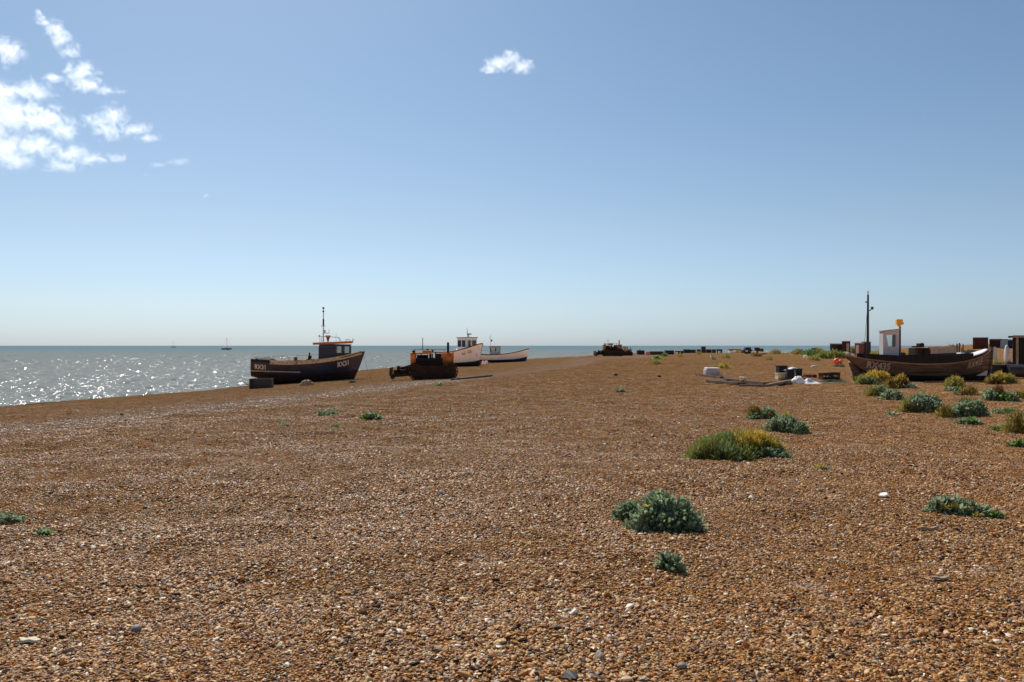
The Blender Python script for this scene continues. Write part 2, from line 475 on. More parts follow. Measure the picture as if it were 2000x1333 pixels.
MT = dict(
    ground=shingle_ground_mat(), pebble=pebble_mat(), cobble=pebble_mat('grey_cobble', .50), sea=sea_mat(), glass=glass_mat(), leaf=leaf_mat(),
    navy=M('navy_paint', (.012, .022, .050), .45, 0, .4, 2.0, (.035, .038, .045), .22, planks=.19),
    antifoul=M('dark_bottom_paint', (.020, .014, .013), .8, 0, .4, 2.5, (.06, .03, .02), .3),
    buff=M('buff_paint', (.50, .41, .27), .6, 0, .2, 3.0, (.11, .075, .045), .35),
    cream=M('cream_paint', (.42, .36, .27), .6, 0, .2, 3.0, (.16, .12, .08), .3),
    white=M('white_paint', (.82, .81, .79), .5, 0, .06, 2.0, (.52, .44, .36), .14),
    offwhite=M('weathered_white_paint', (.82, .80, .75), .55, 0, .08, 1.6, (.60, .48, .32), .24),
    lilac=M('grey_white_paint', (.52, .49, .48), .55, 0, .08, 2.0, (.30, .24, .2), .2),
    letter=M('white_lettering', (.62, .58, .54), .6, 0, .2, 9.0, (.2, .17, .15), .30),
    letter_worn=M('worn_lettering', (.42, .37, .32), .7, 0, .25, 12.0, (.09, .055, .04), .42),
    letter_dark=M('brown_lettering', (.16, .10, .055), .6, 0, .2, 8.0),
    black=M('black_plastic', (.012, .012, .014), .5, 0, .4, 3.0),
    charcoal=M('dark_grey_plastic', (.035, .035, .038), .55, 0, .3, 3.0),
    orange=M('orange_paint', (.50, .15, .038), .5, 0, .15, 3.0, (.30, .09, .03), .3),
    hullbrown=M('brown_timber_paint', (.130, .084, .062), .6, 0, .35, 1.6, (.060, .042, .034), .45, stretch=(.5, 1, 3), planks=.17),
    timber=M('weathered_timber', (.095, .062, .040), .85, 0, .35, 6.0, (.05, .035, .025), .4, .3, stretch=(.3, 2, 2)),
    greytimber=M('grey_driftwood', (.16, .13, .10), .85, 0, .3, 6.0, (.12, .1, .08), .4, .3, stretch=(.3, 2, 2)),
    steel=M('galvanised_steel', (.42, .43, .44), .45, .6, .2, 4.0),
    mastdark=M('dark_mast_paint', (.045, .045, .05), .5, 0, .3, 3.0),
    redpaint=M('faded_red_paint', (.33, .06, .045), .6, 0, .25, 3.0, (.12, .04, .03), .4),
    machine=M('orange_machine_paint', (.56, .165, .025), .55, 0, .35, 2.2, (.13, .042, .018), .45, .2),
    machine_dull=M('dull_yellow_machine_paint', (.36, .18, .055), .6, 0, .3, 2.2, (.10, .045, .022), .55, .2),
    rust=M('dark_rusty_steel', (.024, .014, .010), .75, .2, .45, 4.0, (.060, .025, .013), .4, .3),
    iron=M('black_iron', (.018, .015, .014), .65, .3, .4, 4.0),
    bluegrey=M('light_blue_paint', (.20, .30, .40), .6, 0, .15, 2.0, (.3, .25, .2), .2),
    darkblue=M('dark_blue_paint', (.022, .032, .075), .5, 0, .25, 2.0),
    maroon=M('maroon_container_paint', (.055, .013, .013), .6, 0, .25, 1.5, (.08, .03, .02), .4),
    strake=M('pale_worn_wood', (.26, .19, .13), .8, 0, .3, 5.0, (.12, .08, .05), .4, stretch=(.3, 2, 2)),
    pinkred=M('faded_pink_red_paint', (.15, .065, .058), .6, 0, .2, 2.0, (.2, .08, .06), .3),
    shed=M('tarred_boards', (.020, .019, .017), .85, 0, .35, 3.0, stretch=(3, 3, .3)),
    shedlight=M('weathered_post', (.22, .20, .17), .85, 0, .3, 4.0),
    concrete=M('pale_concrete', (.36, .33, .30), .9, 0, .2, 3.0),
    yellow=M('yellow_paint', (.75, .52, .03), .5, 0, .15, 2.0, (.3, .15, .03), .2),
    amber=M('amber_yellow_lamp', (.80, .42, .03), .35, 0, .1, 2.0),
    plastic=M('translucent_white_plastic', (.58, .62, .60), .35, 0, .15, 5.0),
    creamplastic=M('cream_plastic', (.66, .58, .40), .45, 0, .15, 5.0, (.4, .3, .15), .25),
    buoy=M('orange_red_buoy', (.80, .10, .02), .45, 0, .15, 3.0, (.8, .28, .15), .25),
    net=M('dark_green_net', (.030, .060, .040), .9, 0, .5, 14.0, bump=.8),
    greynet=M('grey_net', (.16, .16, .145), .9, 0, .4, 12.0, bump=.8),
    hay=M('pale_rope_heap', (.27, .22, .14), .9, 0, .35, 10.0, bump=.8),
    stone=M('pale_rock', (.36, .31, .26), .9, 0, .3, 2.0, bump=.4),
    greystone=M('grey_flint_cobble', (.20, .195, .195), .6, 0, .3, 14.0, bump=.2),
    darkstone=M('dark_clinker', (.035, .022, .016), .8, 0, .4, 8.0, bump=.4),
    palewood=M('pale_driftwood', (.62, .52, .34), .7, 0, .2, 18.0, stretch=(.3, 3, 3)),
    wornwood=M('worn_driftwood', (.34, .25, .155), .8, 0, .25, 14.0, (.2, .14, .09), .4, .2, stretch=(.3, 3, 3)),
    shell=M('white_shell', (.82, .80, .76), .4, 0, .06, 8.0),
)

# ------------------------------------------------------------------ ground, sea
def build_ground():
    az = np.concatenate([np.linspace(-44, 44, 340), np.linspace(44, 316, 110)[1:-1]])
    az = np.radians(az)
    rr = np.concatenate([[0.25], np.geomspace(0.5, 60, 470), np.geomspace(60, 1200, 260)[1:], np.geomspace(1200, 40000, 30)[1:]])
    A, Rr = np.meshgrid(az, rr)
    x, y = Rr * np.sin(A), Rr * np.cos(A)
    z = gz(x, y)
    na, nr = len(az), len(rr)
    v = np.stack([x, y, z], -1).reshape(-1, 3)
    i, j = np.meshgrid(np.arange(nr - 1), np.arange(na), indexing='ij')
    a = i * na + j; b = i * na + (j + 1) % na
    q = np.stack([a, a + na, b + na, b], -1).reshape(-1, 4)
    me = bpy.data.meshes.new('ground')
    me.vertices.add(len(v)); me.vertices.foreach_set('co', v.ravel())
    me.loops.add(q.size); me.loops.foreach_set('vertex_index', q.ravel().astype(np.int32))
    me.polygons.add(len(q)); me.polygons.foreach_set('loop_start', np.arange(0, q.size, 4, dtype=np.int32))
    me.polygons.foreach_set('loop_total', np.full(len(q), 4, dtype=np.int32))
    me.polygons.foreach_set('use_smooth', np.ones(len(q), dtype=bool))
    me.update(calc_edges=True)
    me.materials.append(MT['ground'])
    o = bpy.data.objects.new('ground', me); COL.objects.link(o)
    tag(o, 'brown shingle beach of small flint pebbles sloping down to the sea', 'beach', kind='structure')
    return o
build_ground()

def build_sea():
    """sea surface with modelled waves, finest in the water off the beach"""
    az = np.radians(np.concatenate([np.linspace(-40, 12, 820), np.linspace(14, 318, 120)[1:-1]]))
    rr = np.concatenate([np.geomspace(30, 700, 1250), np.geomspace(700, 60000, 260)[1:]])
    A, Rr = np.meshgrid(az, rr)
    x, y = Rr * np.sin(A), Rr * np.cos(A)
    dr = np.gradient(rr)[:, None]
    z = np.zeros_like(x)
    for lam, h, ang, sd, grow in ((0.5, .098, 8, 1, 0), (0.85, .195, -12, 2, .3), (1.5, .27, 18, 3, .9), (2.7, .24, -6, 4, 1.8), (7.0, .16, 5, 5, 3.0), (15, .2, -20, 6, 2.0)):
        ca, sa = math.cos(R(ang)), math.sin(R(ang))
        u, v = x * ca + y * sa, -x * sa + y * ca
        keep = 1 - sstep(.28 * lam, .6 * lam, np.broadcast_to(dr, x.shape))
        z += keep * h * (1 + grow * sstep(80, 380, Rr)) * vnoise(u / (lam * (.55 if lam < 5 else 1.4)), v / lam, 20 + sd)
    chop = np.minimum(dr * .30, .9) * sstep(.5, 1.6, dr)
    z += chop * (nrg.random(x.shape) - .5)
    na, nr = len(az), len(rr)
    v = np.stack([x, y, z + SEA], -1).reshape(-1, 3)
    i, j = np.meshgrid(np.arange(nr - 1), np.arange(na), indexing='ij')
    a = i * na + j; b_ = i * na + (j + 1) % na
    q = np.stack([a, a + na, b_ + na, b_], -1).reshape(-1, 4)
    me = bpy.data.meshes.new('sea')
    me.vertices.add(len(v)); me.vertices.foreach_set('co', v.ravel())
    me.loops.add(q.size); me.loops.foreach_set('vertex_index', q.ravel().astype(np.int32))
    me.polygons.add(len(q)); me.polygons.foreach_set('loop_start', np.arange(0, q.size, 4, dtype=np.int32))
    me.polygons.foreach_set('loop_total', np.full(len(q), 4, dtype=np.int32))
    me.polygons.foreach_set('use_smooth', np.ones(len(q), dtype=bool))
    me.update(calc_edges=True)
    me.materials.append(MT['sea'])
    o = bpy.data.objects.new('sea', me); COL.objects.link(o)
    tag(o, 'grey green sea sparkling in the sun, teal towards the horizon', 'sea', kind='structure')
build_sea()

def scatter(name, p, z, size, mat, label, cat):
    """stones instanced on the points p"""
    k = len(p)
    me = bpy.data.meshes.new(name)
    me.vertices.add(k); me.vertices.foreach_set('co', np.column_stack([p, z]).ravel())
    sa = me.attributes.new('peb_scale', 'FLOAT_VECTOR', 'POINT')
    sc3 = np.column_stack([size * nrg.uniform(.95, 1.6, k), size * nrg.uniform(.75, 1.1, k), size * nrg.uniform(.34, .64, k)])
    sa.data.foreach_set('vector', sc3.ravel())
    ra = me.attributes.new('peb_rot', 'FLOAT_VECTOR', 'POINT')
    rot = np.column_stack([nrg.normal(0, .38, k), nrg.normal(0, .38, k), nrg.uniform(0, 6.283, k)])
    ra.data.foreach_set('vector', rot.ravel())
    me.materials.append(mat)
    o = bpy.data.objects.new(name, me); COL.objects.link(o)
    tag(o, label, cat, kind='stuff')
    ng = bpy.data.node_groups.new('pebbles', 'GeometryNodeTree')
    ng.interface.new_socket('Geometry', in_out='INPUT', socket_type='NodeSocketGeometry')
    ng.interface.new_socket('Geometry', in_out='OUTPUT', socket_type='NodeSocketGeometry')
    N, L = ng.nodes, ng.links
    gi, go = N.new('NodeGroupInput'), N.new('NodeGroupOutput')
    join = N.new('GeometryNodeJoinGeometry')
    for s in range(4):
        ico = N.new('GeometryNodeMeshIcoSphere'); ico.inputs['Radius'].default_value = 1.0; ico.inputs['Subdivisions'].default_value = 3
        ps = N.new('GeometryNodeInputPosition')
        ad = N.new('ShaderNodeVectorMath'); ad.operation = 'ADD'; ad.inputs[1].default_value = (s * 7.3, s * 3.1, s * 5.7)
        L.new(ps.outputs[0], ad.inputs[0])
        nz = N.new('ShaderNodeTexNoise'); nz.inputs['Scale'].default_value = 0.9; nz.inputs['Detail'].default_value = 1.5
        L.new(ad.outputs[0], nz.inputs['Vector'])
        mr = N.new('ShaderNodeMapRange'); mr.inputs['From Min'].default_value = .25; mr.inputs['From Max'].default_value = .75
        mr.inputs['To Min'].default_value = .62; mr.inputs['To Max'].default_value = 1.25
        L.new(nz.outputs['Fac'], mr.inputs['Value'])
        sm = N.new('ShaderNodeVectorMath'); sm.operation = 'SCALE'
        L.new(ps.outputs[0], sm.inputs[0]); L.new(mr.outputs[0], sm.inputs['Scale'])
        sp = N.new('GeometryNodeSetPosition'); L.new(ico.outputs['Mesh'], sp.inputs['Geometry']); L.new(sm.outputs[0], sp.inputs['Position'])
        ss = N.new('GeometryNodeSetShadeSmooth'); L.new(sp.outputs[0], ss.inputs[0])
        sM = N.new('GeometryNodeSetMaterial'); sM.inputs['Material'].default_value = mat; L.new(ss.outputs[0], sM.inputs[0])
        g2i = N.new('GeometryNodeGeometryToInstance'); L.new(sM.outputs[0], g2i.inputs[0])
        L.new(g2i.outputs[0], join.inputs[0])
    iop = N.new('GeometryNodeInstanceOnPoints'); iop.inputs['Pick Instance'].default_value = True
    L.new(gi.outputs[0], iop.inputs['Points']); L.new(join.outputs[0], iop.inputs['Instance'])
    for nm, sock in (('peb_scale', 'Scale'), ('peb_rot', 'Rotation')):
        na = N.new('GeometryNodeInputNamedAttribute'); na.data_type = 'FLOAT_VECTOR'; na.inputs['Name'].default_value = nm
        L.new(na.outputs['Attribute'], iop.inputs[sock])
    ri = N.new('FunctionNodeRandomValue'); ri.data_type = 'INT'
    for s in ri.inputs:
        if s.name == 'Min' and s.type == 'INT': s.default_value = 0
        if s.name == 'Max' and s.type == 'INT': s.default_value = 3
    L.new([s for s in ri.outputs if s.type == 'INT'][0], iop.inputs['Instance Index'])
    L.new(iop.outputs[0], go.inputs[0])
    md = o.modifiers.new('pebbles', 'NODES'); md.node_group = ng

def build_shingle():
    pts = []
    for r0, r1, dens in ((2.6, 5.5, 4800), (5.5, 9, 3300), (9, 14, 1900), (14, 19, 900), (19, 24, 520), (24, 30, 300), (30, 38, 150), (38, 50, 60)):
        half = R(56) if r1 < 20 else R(44)
        area = half * (r1 * r1 - r0 * r0)
        k = int(area * dens)
        r = np.sqrt(nrg.uniform(r0 * r0, r1 * r1, k)); a = nrg.uniform(-half, half, k)
        pts.append(np.stack([r * np.sin(a), r * np.cos(a)], -1))
    p = np.concatenate(pts)
    z = gz(p[:, 0], p[:, 1])
    k = len(p)
    size = np.clip(nrg.lognormal(math.log(0.0075), 0.34, k), .004, .026)
    # the sea has sorted the stones: finer and coarser patches
    size = size * (1 + .45 * vnoise(p[:, 0] / 1.1, p[:, 1] / .8, 41) + .25 * vnoise(p[:, 0] / .4, p[:, 1] / .4, 42))
    z = z + size * nrg.uniform(-.1, .55, k)
    scatter('shingle', p, z, size, MT['pebble'], 'loose brown, grey and pale flint pebbles covering the beach in the foreground', 'pebbles')

build_shingle()

def build_cobbles():
    """paler, larger stones that rolled to the foot of the bank"""
    n = 30000
    y = 4 + 50 * nrg.random(n) ** 1.1
    s = nrg.normal(-18.6, 2.0, n)
    s0 = s - 0.9 * vnoise((s + .292 * y) / .956 / 9, y / 9, 3)
    x = (s0 + .292 * y) / .956
    p = np.stack([x, y], -1)
    size = np.clip(nrg.lognormal(math.log(0.016), 0.35, n), .008, .045)
    z = gz(x, y) + size * nrg.uniform(.0, .45, n)
    scatter('cobbles', p, z, size, MT['cobble'], 'strip of paler grey stones along the foot of the shingle bank on the left', 'cobbles')
build_cobbles()
# ------------------------------------------------------------------ boats
def curve(pts):
    xs = [p[0] for p in pts]; ys = [p[1] for p in pts]
    def f(u):
        # smooth monotone-ish interpolation (Catmull-Rom on the control points)
        if u <= xs[0]: return ys[0]
        if u >= xs[-1]: return ys[-1]
        i = max(k for k in range(len(xs)) if xs[k] <= u)
        i = min(i, len(xs) - 2)
        h = xs[i + 1] - xs[i]; t = (u - xs[i]) / h
        def d(k):
            if k == 0: return (ys[1] - ys[0]) / (xs[1] - xs[0])
            if k == len(xs) - 1: return (ys[-1] - ys[-2]) / (xs[-1] - xs[-2])
            return (ys[k + 1] - ys[k - 1]) / (xs[k + 1] - xs[k - 1])
        m0, m1 = d(i) * h, d(i + 1) * h
        return (2*t**3 - 3*t*t + 1) * ys[i] + (t**3 - 2*t*t + t) * m0 + (-2*t**3 + 3*t*t) * ys[i+1] + (t**3 - t*t) * m1
    return f

class Hull:
    def __init__(s, L, sheer, keel, beam, bow_rake, stern_rake, nu=44, nv=14):
        s.L, s.zs, s.zk, s.bs = L, curve(sheer), curve(keel), curve(beam)
        s.br, s.sr, s.nu, s.nv = bow_rake, stern_rake, nu, nv
        s.full = curve([(0, .50), (.25, .36), (.5, .33), (.75, .48), (1, .95)])
    def pt(s, u, v, side=-1, off=0.0):
        u = min(max(u, 0.0), 1.0)
        z0, z1 = s.zk(u), s.zs(u)
        z = z0 + (z1 - z0) * v
        g = max(0, (u - .55) / .45) ** 1.5
        h = max(0, (.35 - u) / .35) ** 1.5
        x = s.L * u - s.br * max(0.0, 1 - v) ** 1.15 * g + s.sr * (1 - v) * h
        y = max(0.015, s.bs(u) * max(v, 1e-4) ** min(max(s.full(u), .2), 1.2)) + off
        if v <= 0: y = 0.05
        return Vector((x, side * y, z))
    def solve(s, x, z):
        u = min(max(x / s.L, 0), 1); v = .5
        for _ in range(25):
            z0, z1 = s.zk(u), s.zs(u)
            v = min(max((z - z0) / max(z1 - z0, 1e-3), 0), 1)
            u = min(max(u + (x - s.pt(u, v).x) / s.L, 0), 1)
        return u, v
    def shell(s, parent, mats, vb=0.35, vt=2.0):
        b = MB(); nu, nv = s.nu, s.nv
        for side in (-1, 1):
            vs = [s.pt(i / nu, j / nv, side) for i in range(nu + 1) for j in range(nv + 1)]
            base = len(b.v); b.v += [tuple(p) for p in vs]
            for i in range(nu):
                for j in range(nv):
                    a = base + i * (nv + 1) + j; q = (a, a + nv + 1, a + nv + 2, a + 1)
                    b.f.append(q if side < 0 else q[::-1])
                    vm = (j + .5) / nv
                    b.m.append(1 if vm < vb else (2 if vm > vt else 0))
        # transom
        for j in range(nv):
            v0, v1 = j / nv, (j + 1) / nv
            b.add([s.pt(0, v0, -1), s.pt(0, v0, 1), s.pt(0, v1, 1), s.pt(0, v1, -1)], [(0, 1, 2, 3)], 1 if (v0 + v1) / 2 < vb else 0)
        return b.build('hull', mats, parent, smooth=True)
    def deck(s, parent, mat, drop, name='deck', u0=0.02, u1=.97):
        b = MB(); n = 30
        vs = []
        for i in range(n + 1):
            u = u0 + (u1 - u0) * i / n
            z0, z1 = s.zk(u), s.zs(u); v = max(.2, 1 - drop / (z1 - z0))
            vs += [s.pt(u, v, -1, -.05), s.pt(u, v, 1, -.05)]
        b.add(vs, [(2*i, 2*i+1, 2*i+3, 2*i+2) for i in range(n)])
        return b.build(name, mat, parent)
    def bulwark(s, parent, mat, drop, name='bulwark'):
        """inner lining from the gunwale down to the deck"""
        b = MB(); n = 40
        for side in (-1, 1):
            vs = []
            for i in range(n + 1):
                u = .01 + .97 * i / n; z0, z1 = s.zs(u) - drop, s.zs(u)
                v = max(.2, 1 - drop / (z1 - s.zk(u)))
                vs += [s.pt(u, v, side, -.06), s.pt(u, 1, side, -.06)]
            b.add(vs, [(2*i, 2*i+2, 2*i+3, 2*i+1) for i in range(n)])
        return b.build(name, mat, parent, smooth=True)
    def strip(s, parent, name, mat, vfun, h, t, u0=0.0, u1=1.0, sides=(-1, 1), n=40):
        """a timber running along the outside of the hull"""
        b = MB()
        for side in sides:
            vs = []
            for i in range(n + 1):
                u = u0 + (u1 - u0) * i / n; v = vfun(u) if callable(vfun) else vfun
                dz = h / (s.zs(u) - s.zk(u)) / 2
                p0, p1 = s.pt(u, min(v - dz, 1), side), s.pt(u, min(v + dz, 1.0), side)
                p1.z = p0.z + h
                o = Vector((0, side * t, 0)); ii = Vector((0, -side * .07, 0))
                vs += [p0 + o, p1 + o, p1 + ii, p0 + ii]
            fs = []
            for i in range(n):
                a = 4 * i
                for k in range(4): fs.append((a + k, a + 4 + k, a + 4 + (k + 1) % 4, a + (k + 1) % 4))
            fs += [(0, 1, 2, 3), (4*n+3, 4*n+2, 4*n+1, 4*n)]
            b.add(vs, fs)
        return b.build(name, mat, parent)
    def text(s, parent, name, mat, body, x0, drop, size, off=.016, side=-1, slope=True, squeeze=1.0, label=None):
        cu = bpy.data.curves.new('txt', 'FONT'); cu.body = body; cu.size = size; cu.resolution_u = 3; cu.offset = size * .028
        ob = bpy.data.objects.new('txt', cu); COL.objects.link(ob)
        dg = bpy.context.evaluated_depsgraph_get()
        me = bpy.data.meshes.new_from_object(ob.evaluated_get(dg))
        bpy.data.objects.remove(ob); bpy.data.curves.remove(cu)
        bm = bmesh.new(); bm.from_mesh(me)
        bmesh.ops.subdivide_edges(bm, edges=bm.edges[:], cuts=1)
        for vtx in bm.verts:
            x = x0 + vtx.co.x * squeeze
            u0 = min(max(x / s.L, 0), 1)
            z = s.zs(u0) - drop - size * .72 + vtx.co.y
            u, v = s.solve(x, z)
            p = s.pt(u, v, side, off); vtx.co = Vector((x, p.y, z))
        bm.to_mesh(me); bm.free()
        me.materials.clear(); me.materials.append(mat)
        o = bpy.data.objects.new(name, me); COL.objects.link(o); o.parent = parent
        if label: o['label'] = label
        return o

def cabin(parent, x0, x1, w, z0, H, sill, head, wall, roofmat, nside=2, fwd=.12, roof_over=.12, roof_t=.07, roof_fwd=0.0, roof_aft=0.0, roof_tilt=0.0, solid_side=(), frame=.07, front=2):
    """wheelhouse: hollow walls with real openings, a glass pane in each, a roof slab"""
    b = MB(); t = .04
    L = x1 - x0; y = w / 2
    def wallrect(a0, a1, za, zb, fixed, axis):
        if axis == 'x': b.box(((a0 + a1) / 2, fixed, (za + zb) / 2), (a1 - a0, t, zb - za))
        else: b.box((fixed, (a0 + a1) / 2, (za + zb) / 2), (t, a1 - a0, zb - za))
    panes = []
    for axis, lo, hi, fixed, n, solids in (('x', x0, x1, -y, nside, solid_side), ('x', x0, x1, y, nside, solid_side), ('y', -y + t, y - t, x1 - t / 2, front, ()), ('y', -y + t, y - t, x0 + t / 2, max(1, front - 1), ())):
        wallrect(lo, hi, z0, z0 + sill, fixed, axis); wallrect(lo, hi, z0 + head, z0 + H, fixed, axis)
        seg = (hi - lo) / n
        for k in range(n):
            a, c = lo + k * seg, lo + (k + 1) * seg
            if k in solids:
                wallrect(a, c, z0 + sill, z0 + head, fixed, axis); continue
            wallrect(a, a + frame, z0 + sill, z0 + head, fixed, axis); wallrect(c - frame, c, z0 + sill, z0 + head, fixed, axis)
            panes.append((axis, a + frame, c - frame, fixed))
    o = b.build('wheelhouse', wall, parent)
    for axis, a, c, fixed in panes:
        g = MB(); zc, hz = z0 + (sill + head) / 2, head - sill
        if axis == 'x': g.box(((a + c) / 2, fixed, zc), (c - a, .008, hz))
        else: g.box((fixed, (a + c) / 2, zc), (.008, c - a, hz))
        g.build('window', MT['glass'], o)
    r = MB()
    r.box(((x0 + x1) / 2 + (roof_fwd - roof_aft) / 2, 0, z0 + H + roof_t / 2 + .003), (L + 2 * roof_over + roof_fwd + roof_aft, w + 2 * roof_over, roof_t), ry=roof_tilt)
    r.build('roof', roofmat, o, bevel=.02)
    return o

def boat_root(name, px_bow, px_stern, py, L, yaw, label, cat, group, sink=0.0, pitch=0.0):
    p = at((px_bow + px_stern) / 2, py)
    scale = p.y / F
    need = abs(px_bow - px_stern) * scale / math.cos(yaw)      # length that spans the two pixels
    k = need / L
    e = empty(name, p, yaw, label, cat, group, ry=pitch)
    e.location = p + Vector((-math.cos(yaw) * need / 2, -math.sin(yaw) * need / 2, -sink))
    e.scale = (k, k, k)
    return e, k

# --- dark blue boat RX31
def boat_dark_blue():
    L = 9.6
    e, k = boat_root('fishing_boat', 708, 498, 747, L, R(7), 'dark blue fishing boat with an orange wheelhouse roof and tall pale mast', 'fishing boat', None, sink=.05, pitch=R(.8))
    h = Hull(L, [(0, 2.02), (.15, 1.94), (.35, 1.90), (.6, 2.08), (.8, 2.40), (1, 2.92)],
             [(0, .62), (.10, .30), (.16, .02), (.5, 0.0), (.85, .02), (1, .10)],
             [(0, 1.15), (.2, 1.42), (.5, 1.55), (.75, 1.25), (.9, .70), (1, .04)], 1.05, -.15)
    h.shell(e, [MT['navy'], MT['antifoul'], MT['buff']], vb=.42, vt=2)
    h.strip(e, 'top_strake', MT['buff'], lambda u: .975 + .0 * u, .34, .03, .17, .985)
    b = MB()
    for side in (-1, 1):
        vs = []
        for i in range(13):
            u = .18 * i / 12
            p = h.pt(u, 1, side); vs += [p + Vector((0, side * .012, -.10)), p + Vector((0, side * .012, .14)), p + Vector((0, -side * .06, .14)), p + Vector((0, -side * .06, -.10))]
        b.add(vs, [(4*i+q, 4*i+4+q, 4*i+4+(q+1) % 4, 4*i+(q+1) % 4) for i in range(12) for q in range(4)] + [(0, 1, 2, 3), (51, 50, 49, 48)])
    b.build('stern_bulwark', MT['black'], e)
    h.strip(e, 'rubbing_strake', MT['cream'], lambda u: (1.10 - .12 * u - h.zk(u)) / (h.zs(u) - h.zk(u)), .09, .05, .0, .44)
    h.strip(e, 'bow_rail', MT['timber'], .985, .07, .06, .80, .995)
    h.deck(e, MT['timber'], .55); h.bulwark(e, MT['buff'], .55)
    MB().box((4.6, 0, .0), (7.2, .16, .20)).build('keel', MT['antifoul'], e)
    st = MB(); st.path([h.pt(1, v, 1) * 1 + Vector((0.02, -.0, 0)) for v in (.0, .3, .6, 1.0)], .06, 8); st.build('stem', MT['navy'], e)
    h.text(e, 'registration_number', MT['letter'], 'RX31', 7.35, .40, .60, squeeze=.74)
    h.text(e, 'registration_number', MT['letter'], 'RX31', .30, .30, .56, squeeze=.80)
    MB().box((6.6, 0, 1.74), (1.7, 1.3, .64)).build('casing', MT['navy'], e)
    w = cabin(e, 5.72, 8.42, 1.30, 2.05, 1.48, .70, 1.30, MT['navy'], MT['orange'], nside=4, solid_side=(0, 1), roof_aft=.42, roof_tilt=R(-3.2), roof_t=.20, frame=.09)
    d = MB().box((5.68, -.2, 2.72), (.03, .56, 1.2)).build('door', MT['navy'], w)
    # mast, radar bracket, rails on the wheelhouse roof
    m = MB(); m.tube((6.02, 0, 3.6), (5.98, 0, 6.75), .055, .035, 8); m.build('mast', MT['steel'], e)
    a = MB(); a.box((5.98, 0, 6.72), (.17, .17, .14)); a.box((5.98, 0, 6.42), (.15, .15, .13)); a.tube((6.0, 0, 5.15), (6.0, 0, 5.75), .075, .07, 8); a.box((6.0, 0, 5.12), (.42, .05, .04))
    a.build('mast_lamp', MT['mastdark'], e)
    rd = MB(); rd.box((6.42, 0, 4.22), (.42, .30, .14), taper=1.0); rd.prism([(6.26, 4.15), (6.58, 4.15), (6.48, 3.82), (6.36, 3.82)], -.12, .12); rd.box((6.14, 0, 4.62), (.10, .10, .32)); rd.path([(6.14, 0, 4.48), (6.5, 0, 4.48), (6.5, 0, 4.8)], .02)
    rd.tube((6.42, 0, 3.6), (6.42, 0, 3.85), .07); rd.build('radar_bracket', MT['redpaint'], e)
    rl = MB()
    for sy in (-.7, .7):
        rl.path([(5.8, sy, 3.62), (5.78, sy, 4.2), (7.35, sy, 4.13), (7.55, sy, 3.72)], .022)
        rl.path([(8.0, sy, 3.7), (8.02, sy, 3.95), (8.3, sy, 3.95), (8.32, sy, 3.75)], .018)
    rl.box((5.74, -.7, 4.22), (.14, .1, .16)); rl.tube((8.62, -.6, 3.72), (8.66, -.6, 4.02), .045); rl.tube((7.1, .2, 3.7), (7.1, .2, 4.5), .012)
    rl.build('roof_rail', MT['steel'], e)
    # working gear aft
    g = MB(); g.box((3.35, -.1, 2.38), (.70, .9, .05)); g.build('white_canopy', MT['white'], e)
    g = MB()
    for sx in (3.1, 3.6):
        for sy in (-.5, .3): g.tube((sx, sy, 1.4), (sx, sy, 2.36), .022)
    g.path([(1.2, -1.0, 1.9), (1.2, -1.0, 2.35), (5.6, -1.0, 2.55)], .015); g.path([(1.2, 1.0, 1.9), (1.2, 1.0, 2.35), (5.6, 1.0, 2.55)], .015)
    for sx in (1.9, 2.6): g.tube((sx, -1.1, 1.8), (sx, -1.1, 2.4), .015)
    g.build('deck_rail', MT['steel'], e)
    g = MB(); g.box((3.68, -.35, 2.10), (.28, .3, .46)); g.build('fuel_box', MT['hullbrown'], e)
    g = MB(); g.box((4.15, -.3, 1.98), (.75, .5, .22)); g.build('engine_box', MT['redpaint'], e)
    g = MB(); g.box((4.95, -.4, 2.02), (.62, .5, .30)); g.tube((4.85, -.4, 2.1), (4.88, -.4, 2.75), .13, .06, 8); g.box((4.98, -.4, 2.35), (.16, .2, .25)); g.build('pot_hauler', MT['iron'], e)
    g = MB(); g.ball((1.15, 0, 1.95), (.85, .8, .36), 18, 10, jit=.10, seed=3); g.ball((2.3, .2, 1.80), (.8, .6, .26), 16, 8, jit=.12, seed=4); g.build('net_heap', MT['greynet'], e)
    g = MB(); g.box((.35, -.5, 2.28), (.30, .35, .20)); g.build('fender', MT['white'], e)
    ln = MB(); ln.path([(9.55, 0, 2.6), (9.9, -.1, 1.3), (10.4, -.2, .1)], .012, 5); ln.build('mooring_line', MT['timber'], e)
    return e, k
boat_dark_blue()

